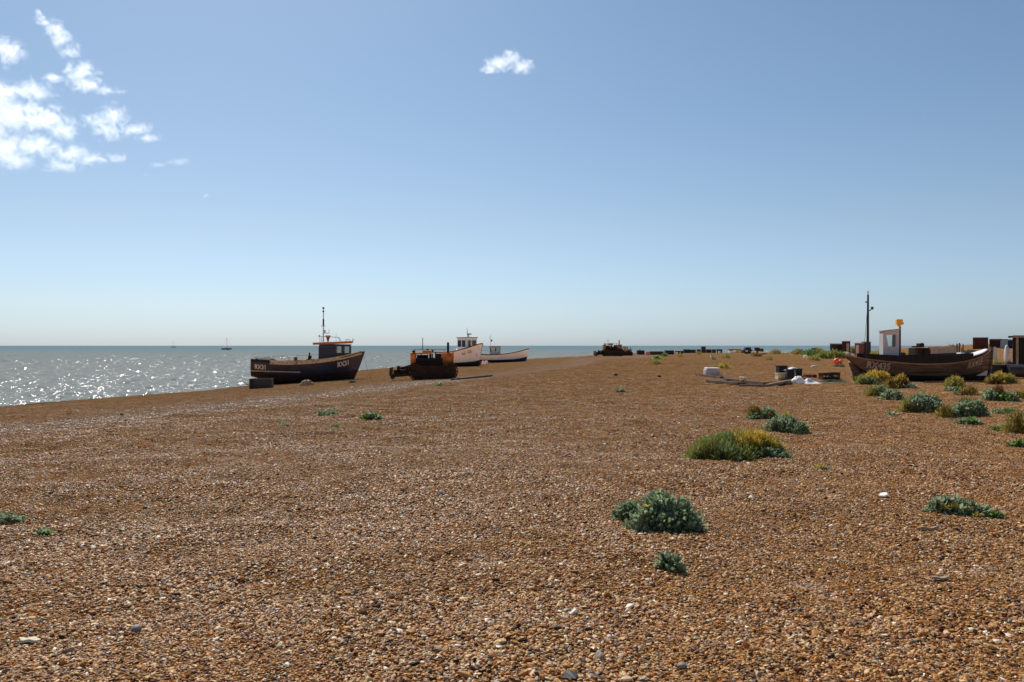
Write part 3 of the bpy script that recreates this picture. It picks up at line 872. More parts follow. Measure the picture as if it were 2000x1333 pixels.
# --- white boat behind the bulldozer
def boat_white():
    L = 8.8
    e, k = boat_root('fishing_boat', 944, 858, 716.5, L, R(-54), 'cream white fishing boat with a high bow, just right of the orange bulldozer', 'fishing boat', None, sink=.05)
    h = Hull(L, [(0, 1.75), (.3, 1.72), (.55, 1.85), (.8, 2.25), (1, 2.82)], [(0, .5), (.12, .05), (.5, 0), (.85, .02), (1, .10)],
             [(0, 1.15), (.2, 1.35), (.5, 1.48), (.75, 1.2), (.9, .68), (1, .04)], .62, -.1)
    h.shell(e, [MT['offwhite'], MT['antifoul'], MT['offwhite']], vb=.30)
    h.strip(e, 'gunwale', MT['timber'], .985, .10, .05, 0, .995)
    h.strip(e, 'rubbing_strake', MT['offwhite'], .80, .07, .04, 0, .98)
    h.deck(e, MT['concrete'], .5); h.bulwark(e, MT['white'], .5)
    h.text(e, 'bow_number', MT['letter_dark'], 'RX  150', 6.3, .34, .46, squeeze=.85)
    w = cabin(e, 4.75, 6.55, 1.5, 1.35, 2.05, 1.02, 1.78, MT['white'], MT['lilac'], nside=2, roof_t=.09, front=2)
    MB().box((5.65, 0, 3.44), (2.06, 1.76, .05)).build('roof_edge', MT['redpaint'], w)
    m = MB(); m.tube((5.75, 0, 3.45), (5.62, 0, 4.6), .04, .022, 8); m.tube((5.35, .3, 3.45), (5.3, .3, 4.3), .012); m.build('mast', MT['steel'], e)
    m = MB(); m.box((6.1, 0, 3.85), (.55, .3, .12)); m.tube((6.0, 0, 3.45), (6.0, 0, 3.85), .05); m.build('radar', MT['pinkred'], e)
    g = MB(); g.box((7.05, 0, 2.12), (.7, .5, .30)); g.tube((7.2, .0, 2.2), (7.2, .0, 2.65), .07, .05); g.build('winch', MT['redpaint'], e)
    g = MB(); g.box((4.1, -.3, 2.0), (.55, .8, .45)); g.build('fish_box', MT['white'], e)
    g = MB(); g.tube((8.15, -.35, 1.45), (8.15, -.42, 1.47), .055); g.tube((8.02, -.45, .62), (8.02, -.5, .62), .06); g.build('hawse_hole', MT['letter_dark'], e)
    MB().box((4.3, 0, 0), (6.6, .14, .18)).build('keel', MT['antifoul'], e)
boat_white()

# --- small white boat with navy bottom
def boat_small_white():
    L = 7.4
    e, k = boat_root('open_boat', 1034, 918, 708.5, L, R(-6), 'small white boat with a navy blue bottom and dark gunwale beside the sea', 'boat', None, sink=.03)
    h = Hull(L, [(0, 1.15), (.25, 1.02), (.5, 1.04), (.75, 1.28), (1, 1.78)], [(0, .25), (.1, .05), (.5, 0), (.85, .03), (1, .22)],
             [(0, .85), (.2, 1.08), (.5, 1.18), (.75, .95), (.9, .5), (1, .04)], .42, -.1)
    h.shell(e, [MT['white'], MT['darkblue'], MT['white']], vb=.36)
    h.strip(e, 'gunwale', MT['mastdark'], .985, .10, .05, 0, .995)
    h.deck(e, MT['timber'], .45); h.bulwark(e, MT['hullbrown'], .45)
    w = cabin(e, 2.5, 3.72, 1.1, .75, 1.25, .62, 1.08, MT['lilac'], MT['lilac'], nside=2, roof_t=.07, front=2)
    MB().box((3.1, 0, 1.93), (1.36, 1.30, .05)).build('roof_edge', MT['redpaint'], w)
    m = MB(); m.tube((2.62, 0, 1.0), (2.56, 0, 3.45), .045, .02, 8); m.build('mast', MT['steel'], e)
    m = MB(); m.box((2.68, 0, 2.75), (.18, .18, .22)); m.tube((2.44, 0, 2.9), (2.44, 0, 3.3), .012); m.build('mast_lamp', MT['mastdark'], e)
    m = MB(); m.path([(.9, -.6, 1.05), (.9, -.6, 1.5), (2.2, -.55, 1.5)], .018); m.path([(.9, .6, 1.05), (.9, .6, 1.5), (2.2, .55, 1.5)], .018); m.build('hand_rail', MT['steel'], e)
    m = MB()
    for x in (1.2, 3.0, 4.6): m.box((x, 0, .0), (.25, 1.5, .14))
    m.build('launching_skid', MT['timber'], e)
boat_small_white()

# --- brown boat RX435 on the right
def boat_brown():
    L = 7.2
    e, k = boat_root('beach_boat', 1929, 1650, 744, L, R(-5), 'brown wooden boat with a tall dark mast, narrow white wheelhouse and yellow lamp', 'fishing boat', None, sink=.08)
    h = Hull(L, [(0, 1.38), (.18, 1.16), (.45, .98), (.7, 1.04), (.88, 1.32), (1, 1.70)], [(0, .85), (.07, .42), (.14, .12), (.3, .06), (.8, .0), (1, .06)],
             [(0, .10), (.08, .55), (.25, 1.02), (.5, 1.18), (.75, 1.02), (.9, .62), (1, .05)], .16, .62)
    h.shell(e, [MT['hullbrown'], MT['antifoul'], MT['hullbrown']], vb=.38)
    h.strip(e, 'rubbing_strake', MT['strake'], .975, .06, .04, 0, .985)
    # raised dark washboards above the gunwale amidships
    b = MB(); n = 30
    for side in (-1, 1):
        vs = []
        for i in range(n + 1):
            u = .13 + .70 * i / n; p = h.pt(u, 1, side)
            top = 1.46 - .10 * math.sin(math.pi * min(1, i / n * 1.15)) + max(0, u - .75) * .4
            top = max(top, p.z + .03)
            vs += [p, Vector((p.x, p.y * .985, top)), Vector((p.x, p.y * .985 - side * .04, top)), p + Vector((0, -side * .05, 0))]
        b.add(vs, [(4*i+q, 4*i+4+q, 4*i+4+(q+1) % 4, 4*i+(q+1) % 4) for i in range(n) for q in range(4)] + [(0, 1, 2, 3), (4*n+3, 4*n+2, 4*n+1, 4*n)])
    b.build('washboard', MT['shed'], e)
    h.deck(e, MT['shed'], .42); h.bulwark(e, MT['shed'], .42)
    h.text(e, 'registration_number', MT['letter_worn'], 'RX435', .98, .10, .46, off=.02, squeeze=.80)
    h.text(e, 'registration_number', MT['letter_worn'], 'RX435', 5.72, .13, .42, off=.02, squeeze=.72)
    b = MB(); b.path([h.pt(1, v, 1) + Vector((.03, -.05, 0)) for v in (.0, .35, .7, 1.05)], .085, 8); b.build('stem', MT['hullbrown'], e)
    MB().box((3.9, 0, .02), (5.8, .14, .2)).build('keel', MT['antifoul'], e)
    b = MB(); b.prism([(.55, 0.0), (.98, 0.0), (.98, .85), (.30, 1.0), (.48, .5)], -.04, .04); b.build('rudder', MT['hullbrown'], e)
    # pale patch of bare planking low on the bow
    b = MB(); q = [(6.35, .36), (6.98, .36), (6.99, .62), (6.72, .52)]
    vs = []
    for x, z in q:
        u, v = h.solve(x, z); vs.append(Vector((x, h.pt(u, v, -1, .014).y, z)))
    b.add(vs, [(0, 1, 2, 3)]); b.build('bare_patch', MT['lilac'], e)
    # white cover over the fore deck
    b = MB(); n = 12; vs = []
    for i in range(n + 1):
        u = .72 + .245 * i / n; w = h.bs(u); z = h.zs(u) + .05 + .10 * (1 - i / n)
        for j in range(7):
            t = -1 + 2 * j / 6
            vs.append((h.pt(u, 1).x, t * (w - .04), z + .04 * (1 - t * t) + (.10 if i < 2 else 0) * 0))
    fs = [(i*7+j, i*7+j+1, i*7+j+8, i*7+j+7) for i in range(n) for j in range(6)]
    b.add(vs, fs); o = b.build('foredeck_cover', MT['white'], e, smooth=True)
    sm = o.modifiers.new('thick', 'SOLIDIFY'); sm.thickness = .03
    # wheelhouse: narrow box, wide slanted window
    b = MB(); x0, x1, y, z0, z1, t = 1.90, 2.66, .27, .85, 2.62, .035
    wx = [(x0 + .15, z1 - .25), (x1 - .13, z1 - .22), (x1 - .15, z0 + .95), (x0 + .27, z0 + .93)]   # opening, (x, z)
    out = [(x0, z1 - .06), (x1, z1 + .04), (x1, z0), (x0, z0)]
    for s in (-1, 1):
        vs = []
        for yy in (s * y, s * (y - t)):
            vs += [(px_, yy, pz_) for px_, pz_ in out] + [(px_, yy, pz_) for px_, pz_ in wx]
        fs = []
        for q in range(4):
            r_ = (q + 1) % 4
            fs += [(q, r_, 4 + r_, 4 + q), (8 + r_, 8 + q, 12 + q, 12 + r_), (q, 8 + q, 8 + r_, r_), (4 + q, 4 + r_, 12 + r_, 12 + q)]
        b.add(vs, fs)
    b.box((x0 + t / 2, 0, (z0 + z1) / 2 - .04), (t, 2 * y - 2 * t - .002, z1 - z0 - .1))
    b.box((x1 - t / 2, 0, z0 + .45), (t, 2 * y - 2 * t, .9)); b.box((x1 - t / 2, 0, z1 - .06), (t, 2 * y - 2 * t, .2))
    for s in (-1, 1): b.box((x1 - t / 2, s * (y - t - .05), z0 + 1.25), (t, .1, .7))
    w = b.build('wheelhouse', MT['lilac'], e)
    for s in (-1, 1):
        MB().add([(px_, s * (y - t / 2), pz_) for px_, pz_ in wx], [(0, 1, 2, 3)]).build('window', MT['plastic_glass'], w)
    MB().box(((x0 + x1) / 2, 0, z1 + .022), (x1 - x0 + .10, 2 * y + .10, .045), ry=R(-6.5)).build('roof', MT['lilac'], w)
    # mast and pole
    b = MB(); b.tube((1.24, 0, .9), (1.26, 0, 4.42), .075, .045, 10); b.build('mast', MT['mastdark'], e)
    b = MB(); b.path([(1.26, 0, 4.40), (1.22, 0, 4.62)], .012, 5); b.path([(1.26, 0, 4.40), (1.31, 0, 4.63)], .012, 5); b.box((1.16, 0, 4.05), (.06, .06, .07)); b.box((1.42, 0, 3.68), (.26, .05, .04), ry=R(-35)); b.box((1.46, 0, 3.74), (.10, .10, .14)); b.build('mast_lamp', MT['mastdark'], e)
    b = MB(); b.path([(1.25, 0, 4.0), (1.05, 0, 1.5)], .01, 4); b.build('stay', MT['mastdark'], e)
    b = MB(); b.tube((2.74, -.2, .9), (2.74, -.2, 2.85), .05, .045, 10); b.build('light_pole', MT['bluegrey_dark'], e)
    b = MB(); b.box((2.70, -.2, 3.03), (.30, .24, .28)); b.tube((2.70, -.2, 2.89), (2.70, -.2, 2.80), .09); b.box((2.87, -.2, 2.96), (.06, .2, .12)); b.build('yellow_lamp', MT['amber'], e, bevel=.03)
    b = MB(); b.box((5.62, -.25, 1.40), (.16, .5, .22)); b.build('hatch', MT['plastic'], e)
    b = MB()
    for x in (.7, 2.0, 3.6): b.box((x, -.1, -.02), (.3, 1.6, .16))
    b.box((.92, -.4, .30), (.1, .1, .5))
    b.build('support_block', MT['timber'], e)
MT['plastic_glass'] = MT['glass']
MT['bluegrey_dark'] = M('dark_blue_grey_pole', (.075, .09, .11), .5, 0, .2, 3.0)
boat_brown()

# ------------------------------------------------------------------ crawler bulldozers
def track(mb_w, L, H, y0, y1, parent):
    """one crawler track: shoes round an idler and a sprocket, with rollers inside the loop"""
    r = H / 2; xa, xb = r, L - r
    per = [];
    n = 12
    for i in range(n): per.append((xa + (xb - xa) * i / n, 0.0, 0.0))
    for i in range(n): t = -math.pi / 2 + math.pi * i / n; per.append((xb + r * math.cos(t), r + r * math.sin(t), t + math.pi / 2))
    for i in range(n): per.append((xb - (xb - xa) * i / n, H - .05 * math.sin(math.pi * i / n), math.pi))
    for i in range(n): t = math.pi / 2 + math.pi * i / n; per.append((xa + r * math.cos(t), r + r * math.sin(t), t + math.pi / 2))
    b = MB(); yc, w = (y0 + y1) / 2, abs(y1 - y0)
    for x, z, a in per:
        nx, nz = math.sin(a), -math.cos(a)
        b.box((x, yc, z), (.17, w, .045), ry=-a)
        b.box((x + nx * .045, yc, z + nz * .045), (.03, w, .07), ry=-a)
    t = b.build('track', MT['rust'], parent)
    for x in (xa, xb):
        m = MB(); m.tube((x, y0 + .03, r), (x, y1 - .03, r), r - .07, r - .07, 20)
        for i in range(14):
            a = 2 * math.pi * i / 14; m.box((x + (r - .05) * math.cos(a), yc, r + (r - .05) * math.sin(a)), (.08, w * .5, .05), ry=-a)
        m.tube((x, y0 - .02, r), (x, y1 + .02, r), .14, .14, 12)
        m.build('sprocket', MT['rust'], t)
    for i in range(4):
        x = xa + .32 + (xb - xa - .64) * i / 3
        MB().tube((x, y0 + .03, .17), (x, y1 - .03, .17), .13, .13, 14).build('roller', MT['iron'], t)
    m = MB(); m.box((L / 2, yc, H * .46), (xb - xa + .3, w * .8, H * .80)); m.build('track_frame', MT['rust'], t)
    return t

def bulldozer(loc, yaw, k, paint, label, cab=False, blade=True, group=None):
    """faces +x (radiator, exhaust and idler), winch and blade at the other end"""
    e = empty('crawler_bulldozer', loc, yaw, label, 'bulldozer', group); e.scale = (k, k, k * 1.12)
    for y0, y1 in ((-1.05, -.65), (.65, 1.05)): track(None, 3.75, 1.18, y0, y1, e)
    b = MB(); b.box((1.85, 0, .72), (3.1, 1.25, .42)); b.box((1.2, 0, 1.02), (1.9, .9, .25)); b.build('chassis', MT['iron'], e)
    b = MB(); b.box((2.95, 0, 1.42), (.86, .92, .92)); b.box((2.2, .0, 1.30), (.62, .72, .5)); b.build('engine_hood', paint, e, bevel=.03)
    b = MB(); b.box((3.42, 0, 1.40), (.10, 1.0, 1.08)); b.build('radiator_grille', MT['machine'] if paint is MT['machine'] else paint, e)
    b = MB(); b.tube((3.02, -.18, 1.88), (3.02, -.18, 2.62), .10, .09, 12); b.build('exhaust_stack', MT['iron'], e)
    b = MB(); b.box((2.3, -.25, 1.5), (.40, .5, .66)); b.box((1.55, -.1, 1.26), (2.1, .9, .52)); b.box((1.0, .40, 1.58), (.9, .1, .30)); b.box((1.62, .1, 1.62), (.16, .5, .36)); b.tube((2.05, -.3, 1.2), (2.05, -.3, 1.95), .05); b.box((1.8, .1, 1.38), (.3, .5, .3)); b.tube((1.5, -.2, 1.2), (1.62, -.2, 1.88), .022); b.tube((1.3, -.05, 1.2), (1.4, -.05, 1.84), .022); b.build('engine_block', MT['iron'], e)
    b = MB(); b.box((2.42, -.46, 1.46), (.20, .05, .62)); b.build('side_panel', MT['lilac'], e)
    if cab:
        w = cabin(e, .55, 2.15, 1.2, 1.0, 1.62, .55, 1.45, paint, paint, nside=2, frame=.10, front=2)
    else:
        # canopy slab on an upright plate at the rear, with the fuel tank on top
        b = MB(); b.box((.30, 0, 1.36), (.40, 1.12, 1.06)); b.build('rear_plate', paint, e, bevel=.02)
        b = MB(); b.box((.98, 0, 1.86), (1.62, 1.12, .13), ry=R(-2.0)); b.build('canopy', MT['orange'] if paint is MT['machine'] else paint, e, bevel=.03)
        b = MB(); b.box((1.40, 0, 1.985), (.78, .9, .14)); b.build('fuel_tank', MT['yellow_dull'], e, bevel=.03)
        b = MB(); b.tube((1.78, -.45, 1.2), (1.78, -.45, 1.8), .04); b.tube((.95, -.45, 1.2), (.95, -.45, 1.8), .035); b.tube((1.78, .45, 1.2), (1.78, .45, 1.8), .04); b.build('canopy_post', MT['iron'], e)
        b = MB(); b.box((.95, 0, 1.30), (.5, .6, .12)); b.box((.72, 0, 1.52), (.1, .6, .36)); b.build('seat', MT['black'], e, bevel=.03)
        b = MB(); b.box((1.55, .5, 2.10), (2.6, .05, .06)); b.box((.4, .5, 2.0), (.05, .05, .2)); b.box((2.7, .5, 2.0), (.05, .05, .2)); b.build('canopy_rail', MT['steel'], e)
        b = MB(); b.tube((1.02, .1, 1.9), (1.02, .1, 2.95), .030, .025, 8); b.build('marker_pole', MT['iron'], e)
        b = MB(); b.tube((.34, -.4, 1.9), (.34, -.4, 2.05), .12, .12, 12); b.tube((1.42, -.2, 1.99), (1.42, -.2, 2.16), .09, .08, 10); b.tube((1.8, -.3, 1.9), (1.8, -.3, 2.12), .08); b.build('filler_cap', MT['iron'], e)
    if blade:
        b = MB()
        prof = [(-1.30, .03), (-1.50, .40), (-1.46, .86), (-1.38, .86), (-1.40, .42), (-1.22, .06)]
        b.prism(prof, -1.3, 1.3); b.build('blade', MT['rust'], e)
        b = MB()
        for s in (-1, 1): b.box((-.45, s * .9, .34), (1.75, .16, .18), ry=R(-4))
        b.box((-.82, -.5, .74), (.26, .3, .46)); b.box((-.62, -.4, .52), (1.2, .5, .36)); b.box((-.08, -.3, .82), (.42, .5, .30)); b.tube((-.9, -.4, .75), (.2, -.4, 1.05), .05); b.box((-.55, .4, .66), (.3, .3, .5))
        b.tube((-.12, -.7, .75), (-.12, .5, .75), .22, .22, 14)
        b.build('blade_arm', MT['rust'], e)
    return e
MT['yellow_dull'] = M('dull_yellow_paint', (.50, .28, .02), .5, 0, .2, 3.0, (.2, .09, .02), .4)

p = at(838, 741); s = p.y / F
bulldozer(p - Vector((38 * s, 0, .03)), R(4), 93 * s / 3.75, MT['machine'], 'rusty orange crawler bulldozer between the dark blue boat and the cream boat', group=None)
p = at(1195, 696); s = p.y / F
bulldozer(far(1177, p.y) + Vector((0, 0, -.02)), R(4), 40 * s / 3.75, MT['machine_dull'], 'distant brown and yellow crawler bulldozer without a cab at the edge of the sea', group='machines parked at the far shore')
bulldozer(far(1213, p.y + 6) + Vector((0, 0, -.02)), R(2), 21 * s / 3.4, MT['machine_dull'], 'distant small crawler tractor with a glazed cab, just right of the far bulldozer', cab=True, blade=False, group='machines parked at the far shore')

MT.update(white_grey=M('grey_white_polystyrene', (.50, .47, .46), .7, 0, .15, 3.0, (.35, .28, .2), .3),
    darkwood=M('dark_driftwood', (.045, .030, .020), .85, 0, .4, 8.0, bump=.3),
    rustrope=M('rust_brown_rope', (.20, .085, .035), .9, 0, .4, 9.0, bump=.6),
    charcoal_brown=M('dark_brown_grey', (.045, .034, .030), .75, 0, .35, 3.0),
    barrel_red=M('pale_red_plastic', (.62, .12, .10), .5, 0, .15, 3.0, (.7, .45, .42), .4),
    net_dark=M('black_green_net', (.018, .022, .017), .95, 0, .5, 10.0, bump=.6),
    drum_blue=M('pale_blue_green_plastic', (.36, .48, .47), .4, 0, .1, 3.0),
    orangewrap=M('faded_orange_plastic', (.55, .20, .10), .5, 0, .2, 10.0))
# ------------------------------------------------------------------ sailing boats on the sea
def on_sea(px, d):
    return Vector(((px - 1000) / F * d, d, SEA))

def yacht(px, d, hpx, wpx, label, hullm):
    s = d / F; e = empty('sailing_boat', on_sea(px, d), R(3), label, 'sailing boat', 'sailing boats out at sea')
    L = wpx * s; H = hpx * s
    h = Hull(L, [(0, L * .15), (.5, L * .14), (1, L * .18)], [(0, L * .02), (.5, -L * .04), (1, 0)],
             [(0, L * .11), (.5, L * .16), (.8, L * .10), (1, .03)], L * .1, 0, nu=16, nv=6)
    o = h.shell(e, [hullm, hullm, hullm]); h.deck(e, MT['offwhite'], L * .01)
    for c in e.children: c.location = (-L / 2, 0, 0)
    c = MB(); c.box((0, 0, L * .20), (L * .42, L * .16, L * .12), taper=.85); c.build('coach_roof', MT['white'], e, bevel=.05)
    m = MB(); m.tube((L * .02, 0, L * .1), (L * .0, 0, H), L * .018, L * .012, 8); m.build('mast', MT['steel'], e)
    m = MB(); m.tube((L * .02, 0, L * .36), (-L * .36, 0, L * .34), L * .030, L * .024, 8); m.build('boom', MT['white'], e)
    m = MB(); m.path([(0, 0, H * .98), (L * .5, 0, L * .18)], L * .005, 4); m.path([(0, 0, H * .98), (-L * .48, 0, L * .16)], L * .005, 4); m.build('stay', MT['steel'], e)
yacht(443, 780, 24, 20, 'dark hulled sailing boat with a bare mast, larger of the two out at sea', MT['darkblue'])
yacht(339, 1700, 13, 9, 'tiny sailing boat on the horizon, farther and smaller of the two out at sea', MT['mastdark'])

# ------------------------------------------------------------------ boxes, crates and beach litter
def wpx(p, n): return n * p.y / F

def open_crate(loc, s, rz, mat, label, cat='crate', group=None, name='fish_crate', t=.04, slots=True, rx=0.0):
    e = empty(name, loc, rz, label, cat, group, rx=rx); X, Y, Z = s
    b = MB(); b.box((0, 0, t / 2 + .004), (X, Y, t)); b.build('base', mat, e)
    b = MB()
    for sy in (-1, 1):
        if slots:
            b.box((0, sy * (Y - t) / 2, Z * .22), (X, t, Z * .36)); b.box((0, sy * (Y - t) / 2, Z * .80), (X, t, Z * .40))
            for q in (-.48, -.16, .16, .48): b.box((X * q, sy * (Y - t) / 2, Z * .5), (X * .05, t * .9, Z * .2))
        else: b.box((0, sy * (Y - t) / 2, Z / 2), (X, t, Z))
    for sx in (-1, 1): b.box((sx * (X - t) / 2, 0, Z / 2 + .002), (t * .98, Y - 2 * t - .004, Z - .006))
    b.build('wall', mat, e)
    b = MB()
    for sy in (-1, 1): b.box((0, sy * Y / 2, Z - .01), (X + t, t * 1.3, t * .9))
    for sx in (-1, 1): b.box((sx * X / 2, 0, Z - .008), (t * 1.25, Y - t, t * .9))
    b.build('rim', mat, e)
    return e

def one(name, mb, mat, loc, rz, label, cat, group=None, smooth=False, bevel=0.0, rx=0.0, ry=0.0):
    o = mb.build(name, mat, None, smooth, bevel); o.location = loc; o.rotation_euler = (rx, ry, rz)
    return tag(o, label, cat, group)

def lump(r, seed, jit=.16, nu=22, nv=14, flat=True):
    b = MB(); b.ball((0, 0, 0), r, nu, nv, jit=jit, seed=seed)
    if flat: b.v = [(x, y, max(z, -r[2] * .25)) for x, y, z in b.v]
    return b

def cloth(w, d, h, seed, n=18):
    """crumpled sheet lying on the ground"""
    q = np.random.default_rng(seed); b = MB(); vs = []
    for i in range(n + 1):
        for j in range(n + 1):
            x, y = i / n - .5, j / n - .5
            k = max(0, 1 - (2 * x) ** 2) * max(0, 1 - (2 * y) ** 2)
            z = h * (k * (.55 + .9 * float(vnoise(np.array(x * 5 + seed), np.array(y * 5), seed))) + .35 * k * float(vnoise(np.array(x * 13), np.array(y * 13 + seed), seed + 1)))
            vs.append((w * x * (1 + .15 * math.sin(9 * y + seed)), d * y * (1 + .15 * math.sin(8 * x + seed)), z))
    b.add(vs, [(i*(n+1)+j, (i+1)*(n+1)+j, (i+1)*(n+1)+j+1, i*(n+1)+j+1) for i in range(n) for j in range(n)])
    return b

def plank(px0, py0, px1, py1, w, t, mat, label, cat='plank', group=None, name='plank', lift=0.0, z1=0.0):
    a, c = at(px0, py0), at(px1, py1)
    a.z += lift + t / 2; c.z += lift + t / 2 + z1
    d = c - a; L = d.length
    rng_ = random.Random(int(px0 * 7 + py1)); n = 8; b = MB(); vs = []
    for i in range(n + 1):
        x = -L / 2 + L * i / n; k = 1 + rng_.uniform(-.12, .12); o = rng_.uniform(-.1, .1) * w
        vs += [(x, o - w / 2 * k, -t / 2), (x, o + w / 2 * k, -t / 2), (x, o + w / 2 * k, t / 2 * k), (x, o - w / 2 * k, t / 2 * k)]
    b.add(vs, [(4*i+q, 4*i+4+q, 4*i+4+(q+1) % 4, 4*i+(q+1) % 4) for i in range(n) for q in range(4)] + [(0, 1, 2, 3), (4*n+3, 4*n+2, 4*n+1, 4*n)])
    o = b.build(name, mat)
    o.location = (a + c) / 2
    o.rotation_euler = (0, -math.asin(max(-1, min(1, d.z / L))), math.atan2(d.y, d.x))
    return tag(o, label, cat, group)

# beside the dark blue boat
p = at(511, 759); w = wpx(p, 38)
e = empty('steel_box', p - Vector((0, 0, .03)), R(6), 'dark grey open topped steel box at the stern of the dark blue boat', 'box')
h = wpx(p, 20)
b = MB(); b.box((0, 0, h / 2), (w, .06, h * .92)); b.box((0, .7, h / 2), (w, .06, h)); b.box((w / 2 - .03, .35, h / 2), (.05, .63, h * .9)); b.box((0, .35, .03), (w - .1, .6, .05)); b.build('side_panel', MT['charcoal'], e)
b = MB(); b.box((-w / 2 - .02, .3, h / 2), (.24, .8, h * 1.02)); b.build('end_panel', MT['black'], e)
p2 = at(516, 757.5)
one('plank', MB().box((0, 0, .07), (wpx(p2, 18), .16, .10)), MT['white'], p2 + Vector((0, -.25, 0)), R(5), 'short white board lying against the dark steel box', 'plank', bevel=.01)
p = at(599, 753); one('rope_heap', lump((wpx(p, 13), .35, wpx(p, 10)), 5), MT['hay'], p, 0, 'tan rounded heap of old rope beside the keel of the dark blue boat', 'rope heap', smooth=True)
p = at(688, 748); one('rope_heap', lump((wpx(p, 7), .25, wpx(p, 4)), 6), MT['net'], p, 0, 'small dark heap of net under the bow of the dark blue boat', 'net')
# by the bulldozer
plank(884, 743.5, 960, 735.5, .22, .12, MT['timber'], 'long dark timber lying on the shingle to the right of the orange bulldozer')
for i, (px, py, m, lb) in enumerate(((937, 714, 'redpaint', 'dark red fuel can under the bow of the cream boat'), (944, 712.5, 'white', 'white plastic can between the cream boat and the small white boat'), (950, 712, 'plastic', 'pale plastic can beside the stern of the small white boat'))):
    p = at(px, py); w, h = wpx(p, 5.5), wpx(p, 8)
    e = empty('fuel_can', p, R(10 * i), lb, 'fuel can', 'cans between the two pale boats')
    MB().box((0, 0, h * .42), (w, w * .7, h * .84)).build('body', MT[m], e, bevel=.05)
    b = MB(); b.box((0, 0, h * .95), (w * .6, w * .16, h * .08)); b.tube((-w * .25, 0, h * .80), (-w * .25, 0, h * .93), w * .08); b.build('handle', MT[m], e)
p = at(940, 689); 

# the litter heap in the middle distance
p = at(1392, 735.5); w, h = wpx(p, 28), wpx(p, 16)
e = empty('polystyrene_box', p + Vector((0, .3, .03)), R(4), 'battered white polystyrene box lying at the left end of the litter', 'box')
MB().box((0, 0, h * .40), (w, .55, h * .78)).build('box', MT['white_grey'], e, bevel=.05)
MB().box((.02, 0, h * .89), (w * .93, .5, h * .20)).build('lid', MT['white'], e, bevel=.05)
plank(1359, 732, 1409, 739, .16, .07, MT['timber'], 'dark plank under the white polystyrene box')
plank(1386, 747, 1448, 752, .34, .10, MT['timber'], 'broad dark plank in front of the white polystyrene box')
plank(1409, 735, 1421, 748, .12, .10, MT['darkwood'], 'crooked dark branch leaning on the broad plank', 'branch', name='driftwood_branch', lift=.05)
plank(1418, 744, 1497, 753, .26, .12, MT['timber'], 'long brown plank under the cream plastic bottle')
plank(1444, 755, 1500, 755.5, .14, .08, MT['greytimber'], 'thin grey plank in front of the cream plastic bottle')
plank(1497, 756, 1552, 745, .16, .10, MT['greytimber'], 'grey squared beam with dark ends in front of the cream box', 'beam', name='timber_beam')
plank(1520, 753.5, 1545, 752, .12, .08, MT['darkwood'], 'short dark stick just below the grey squared beam')
p = at(1449, 750); b = MB(); b.tube((-.10, 0, .10), (.10, 0, .10), .09, .085, 14); b.tube((.10, 0, .10), (.17, 0, .11), .06, .03, 12); b.tube((.17, 0, .11), (.20, 0, .11), .035)
one('plastic_bottle', b, MT['creamplastic'], p + Vector((0, 0, .12)), R(-20), 'cream plastic bottle lying on the long plank', 'bottle', smooth=False, bevel=.01)
p = at(1526, 742); w, h = wpx(p, 19), wpx(p, 12)
open_crate(p + Vector((0, 0, .02)), (w, .4, h), R(3), MT['creamplastic'], 'cream fish box at the left of the heap of black crates', 'crate', 'fish crates in the litter heap', slots=False)
p = at(1544, 743); w, h = wpx(p, 13), wpx(p, 21)
open_crate(p + Vector((0, .1, 0)), (w, .45, h), R(-8), MT['black'], 'tall black crate standing in the middle of the litter heap', 'crate', 'fish crates in the litter heap', slots=False)
d = p.y
p = at(1532, 739); hz = wpx(p, 11)
open_crate(p + Vector((0, .42, hz)), (wpx(p, 16), .42, wpx(p, 13)), R(5), MT['black'], 'black crate raised behind the cream fish box, highest on the left of the heap', 'crate', 'fish crates in the litter heap', slots=False)
open_crate(p + Vector((0.02, .42, 0)), (wpx(p, 16), .42, hz - .01), R(5), MT['black'], 'black crate at the bottom of the stack behind the cream fish box', 'crate', 'fish crates in the litter heap', slots=False)
p = at(1561, 741); hz = wpx(p, 9)
open_crate(p + Vector((0, .35, hz)), (wpx(p, 17), .42, wpx(p, 11)), R(-6), MT['black'], 'tilted black crate on the right of the heap above the white sack', 'crate', 'fish crates in the litter heap', slots=False)
one('pallet', MB().box((0, 0, hz / 2), (wpx(p, 16), .4, hz - .02)), MT['charcoal'], p + Vector((0, .35, 0)), R(-3), 'dark block under the tilted black crate', 'pallet', bevel=.01)
p = at(1552, 741); o = one('plastic_sheet', cloth(wpx(p, 27), .6, wpx(p, 7), 3), MT['white'], p + Vector((0, .32, wpx(p, 17))), 0, 'crumpled white sheet draped over the top of the black crates', 'sheet', smooth=True)
o = one('plastic_sheet', cloth(wpx(p, 7), .3, .10, 9), MT['lilac'], p + Vector((-.02, .02, wpx(p, 12))), R(10), 'grey white strip of sheet hanging in front of the tilted black crate', 'sheet', rx=R(72), smooth=True)
p = at(1512, 748); one('rope_heap', lump((wpx(p, 14), .25, wpx(p, 4)), 12), MT['rustrope'], p, 0, 'rust coloured tangle of rope below the cream fish box', 'rope', smooth=True)
p = at(1559, 749); one('plastic_sack', lump((wpx(p, 11), .28, wpx(p, 13)), 14, .20), MT['white'], p, 0, 'bulging white sack at the front of the litter heap', 'sack', smooth=True)
p = at(1581, 750); one('plastic_sheet', cloth(wpx(p, 42), .9, wpx(p, 11), 24, 26), MT['plastic'], p + Vector((0, .2, 0)), R(4), 'crumpled translucent plastic sheet to the right of the white sack', 'sheet', smooth=True)
p = at(1566, 739); one('buoy', lump((wpx(p, 6.5), .14, wpx(p, 3)), 16, .06), MT['redpaint'], p + Vector((0, .1, wpx(p, 2))), 0, 'small flat red float behind the white sack', 'float', smooth=True)
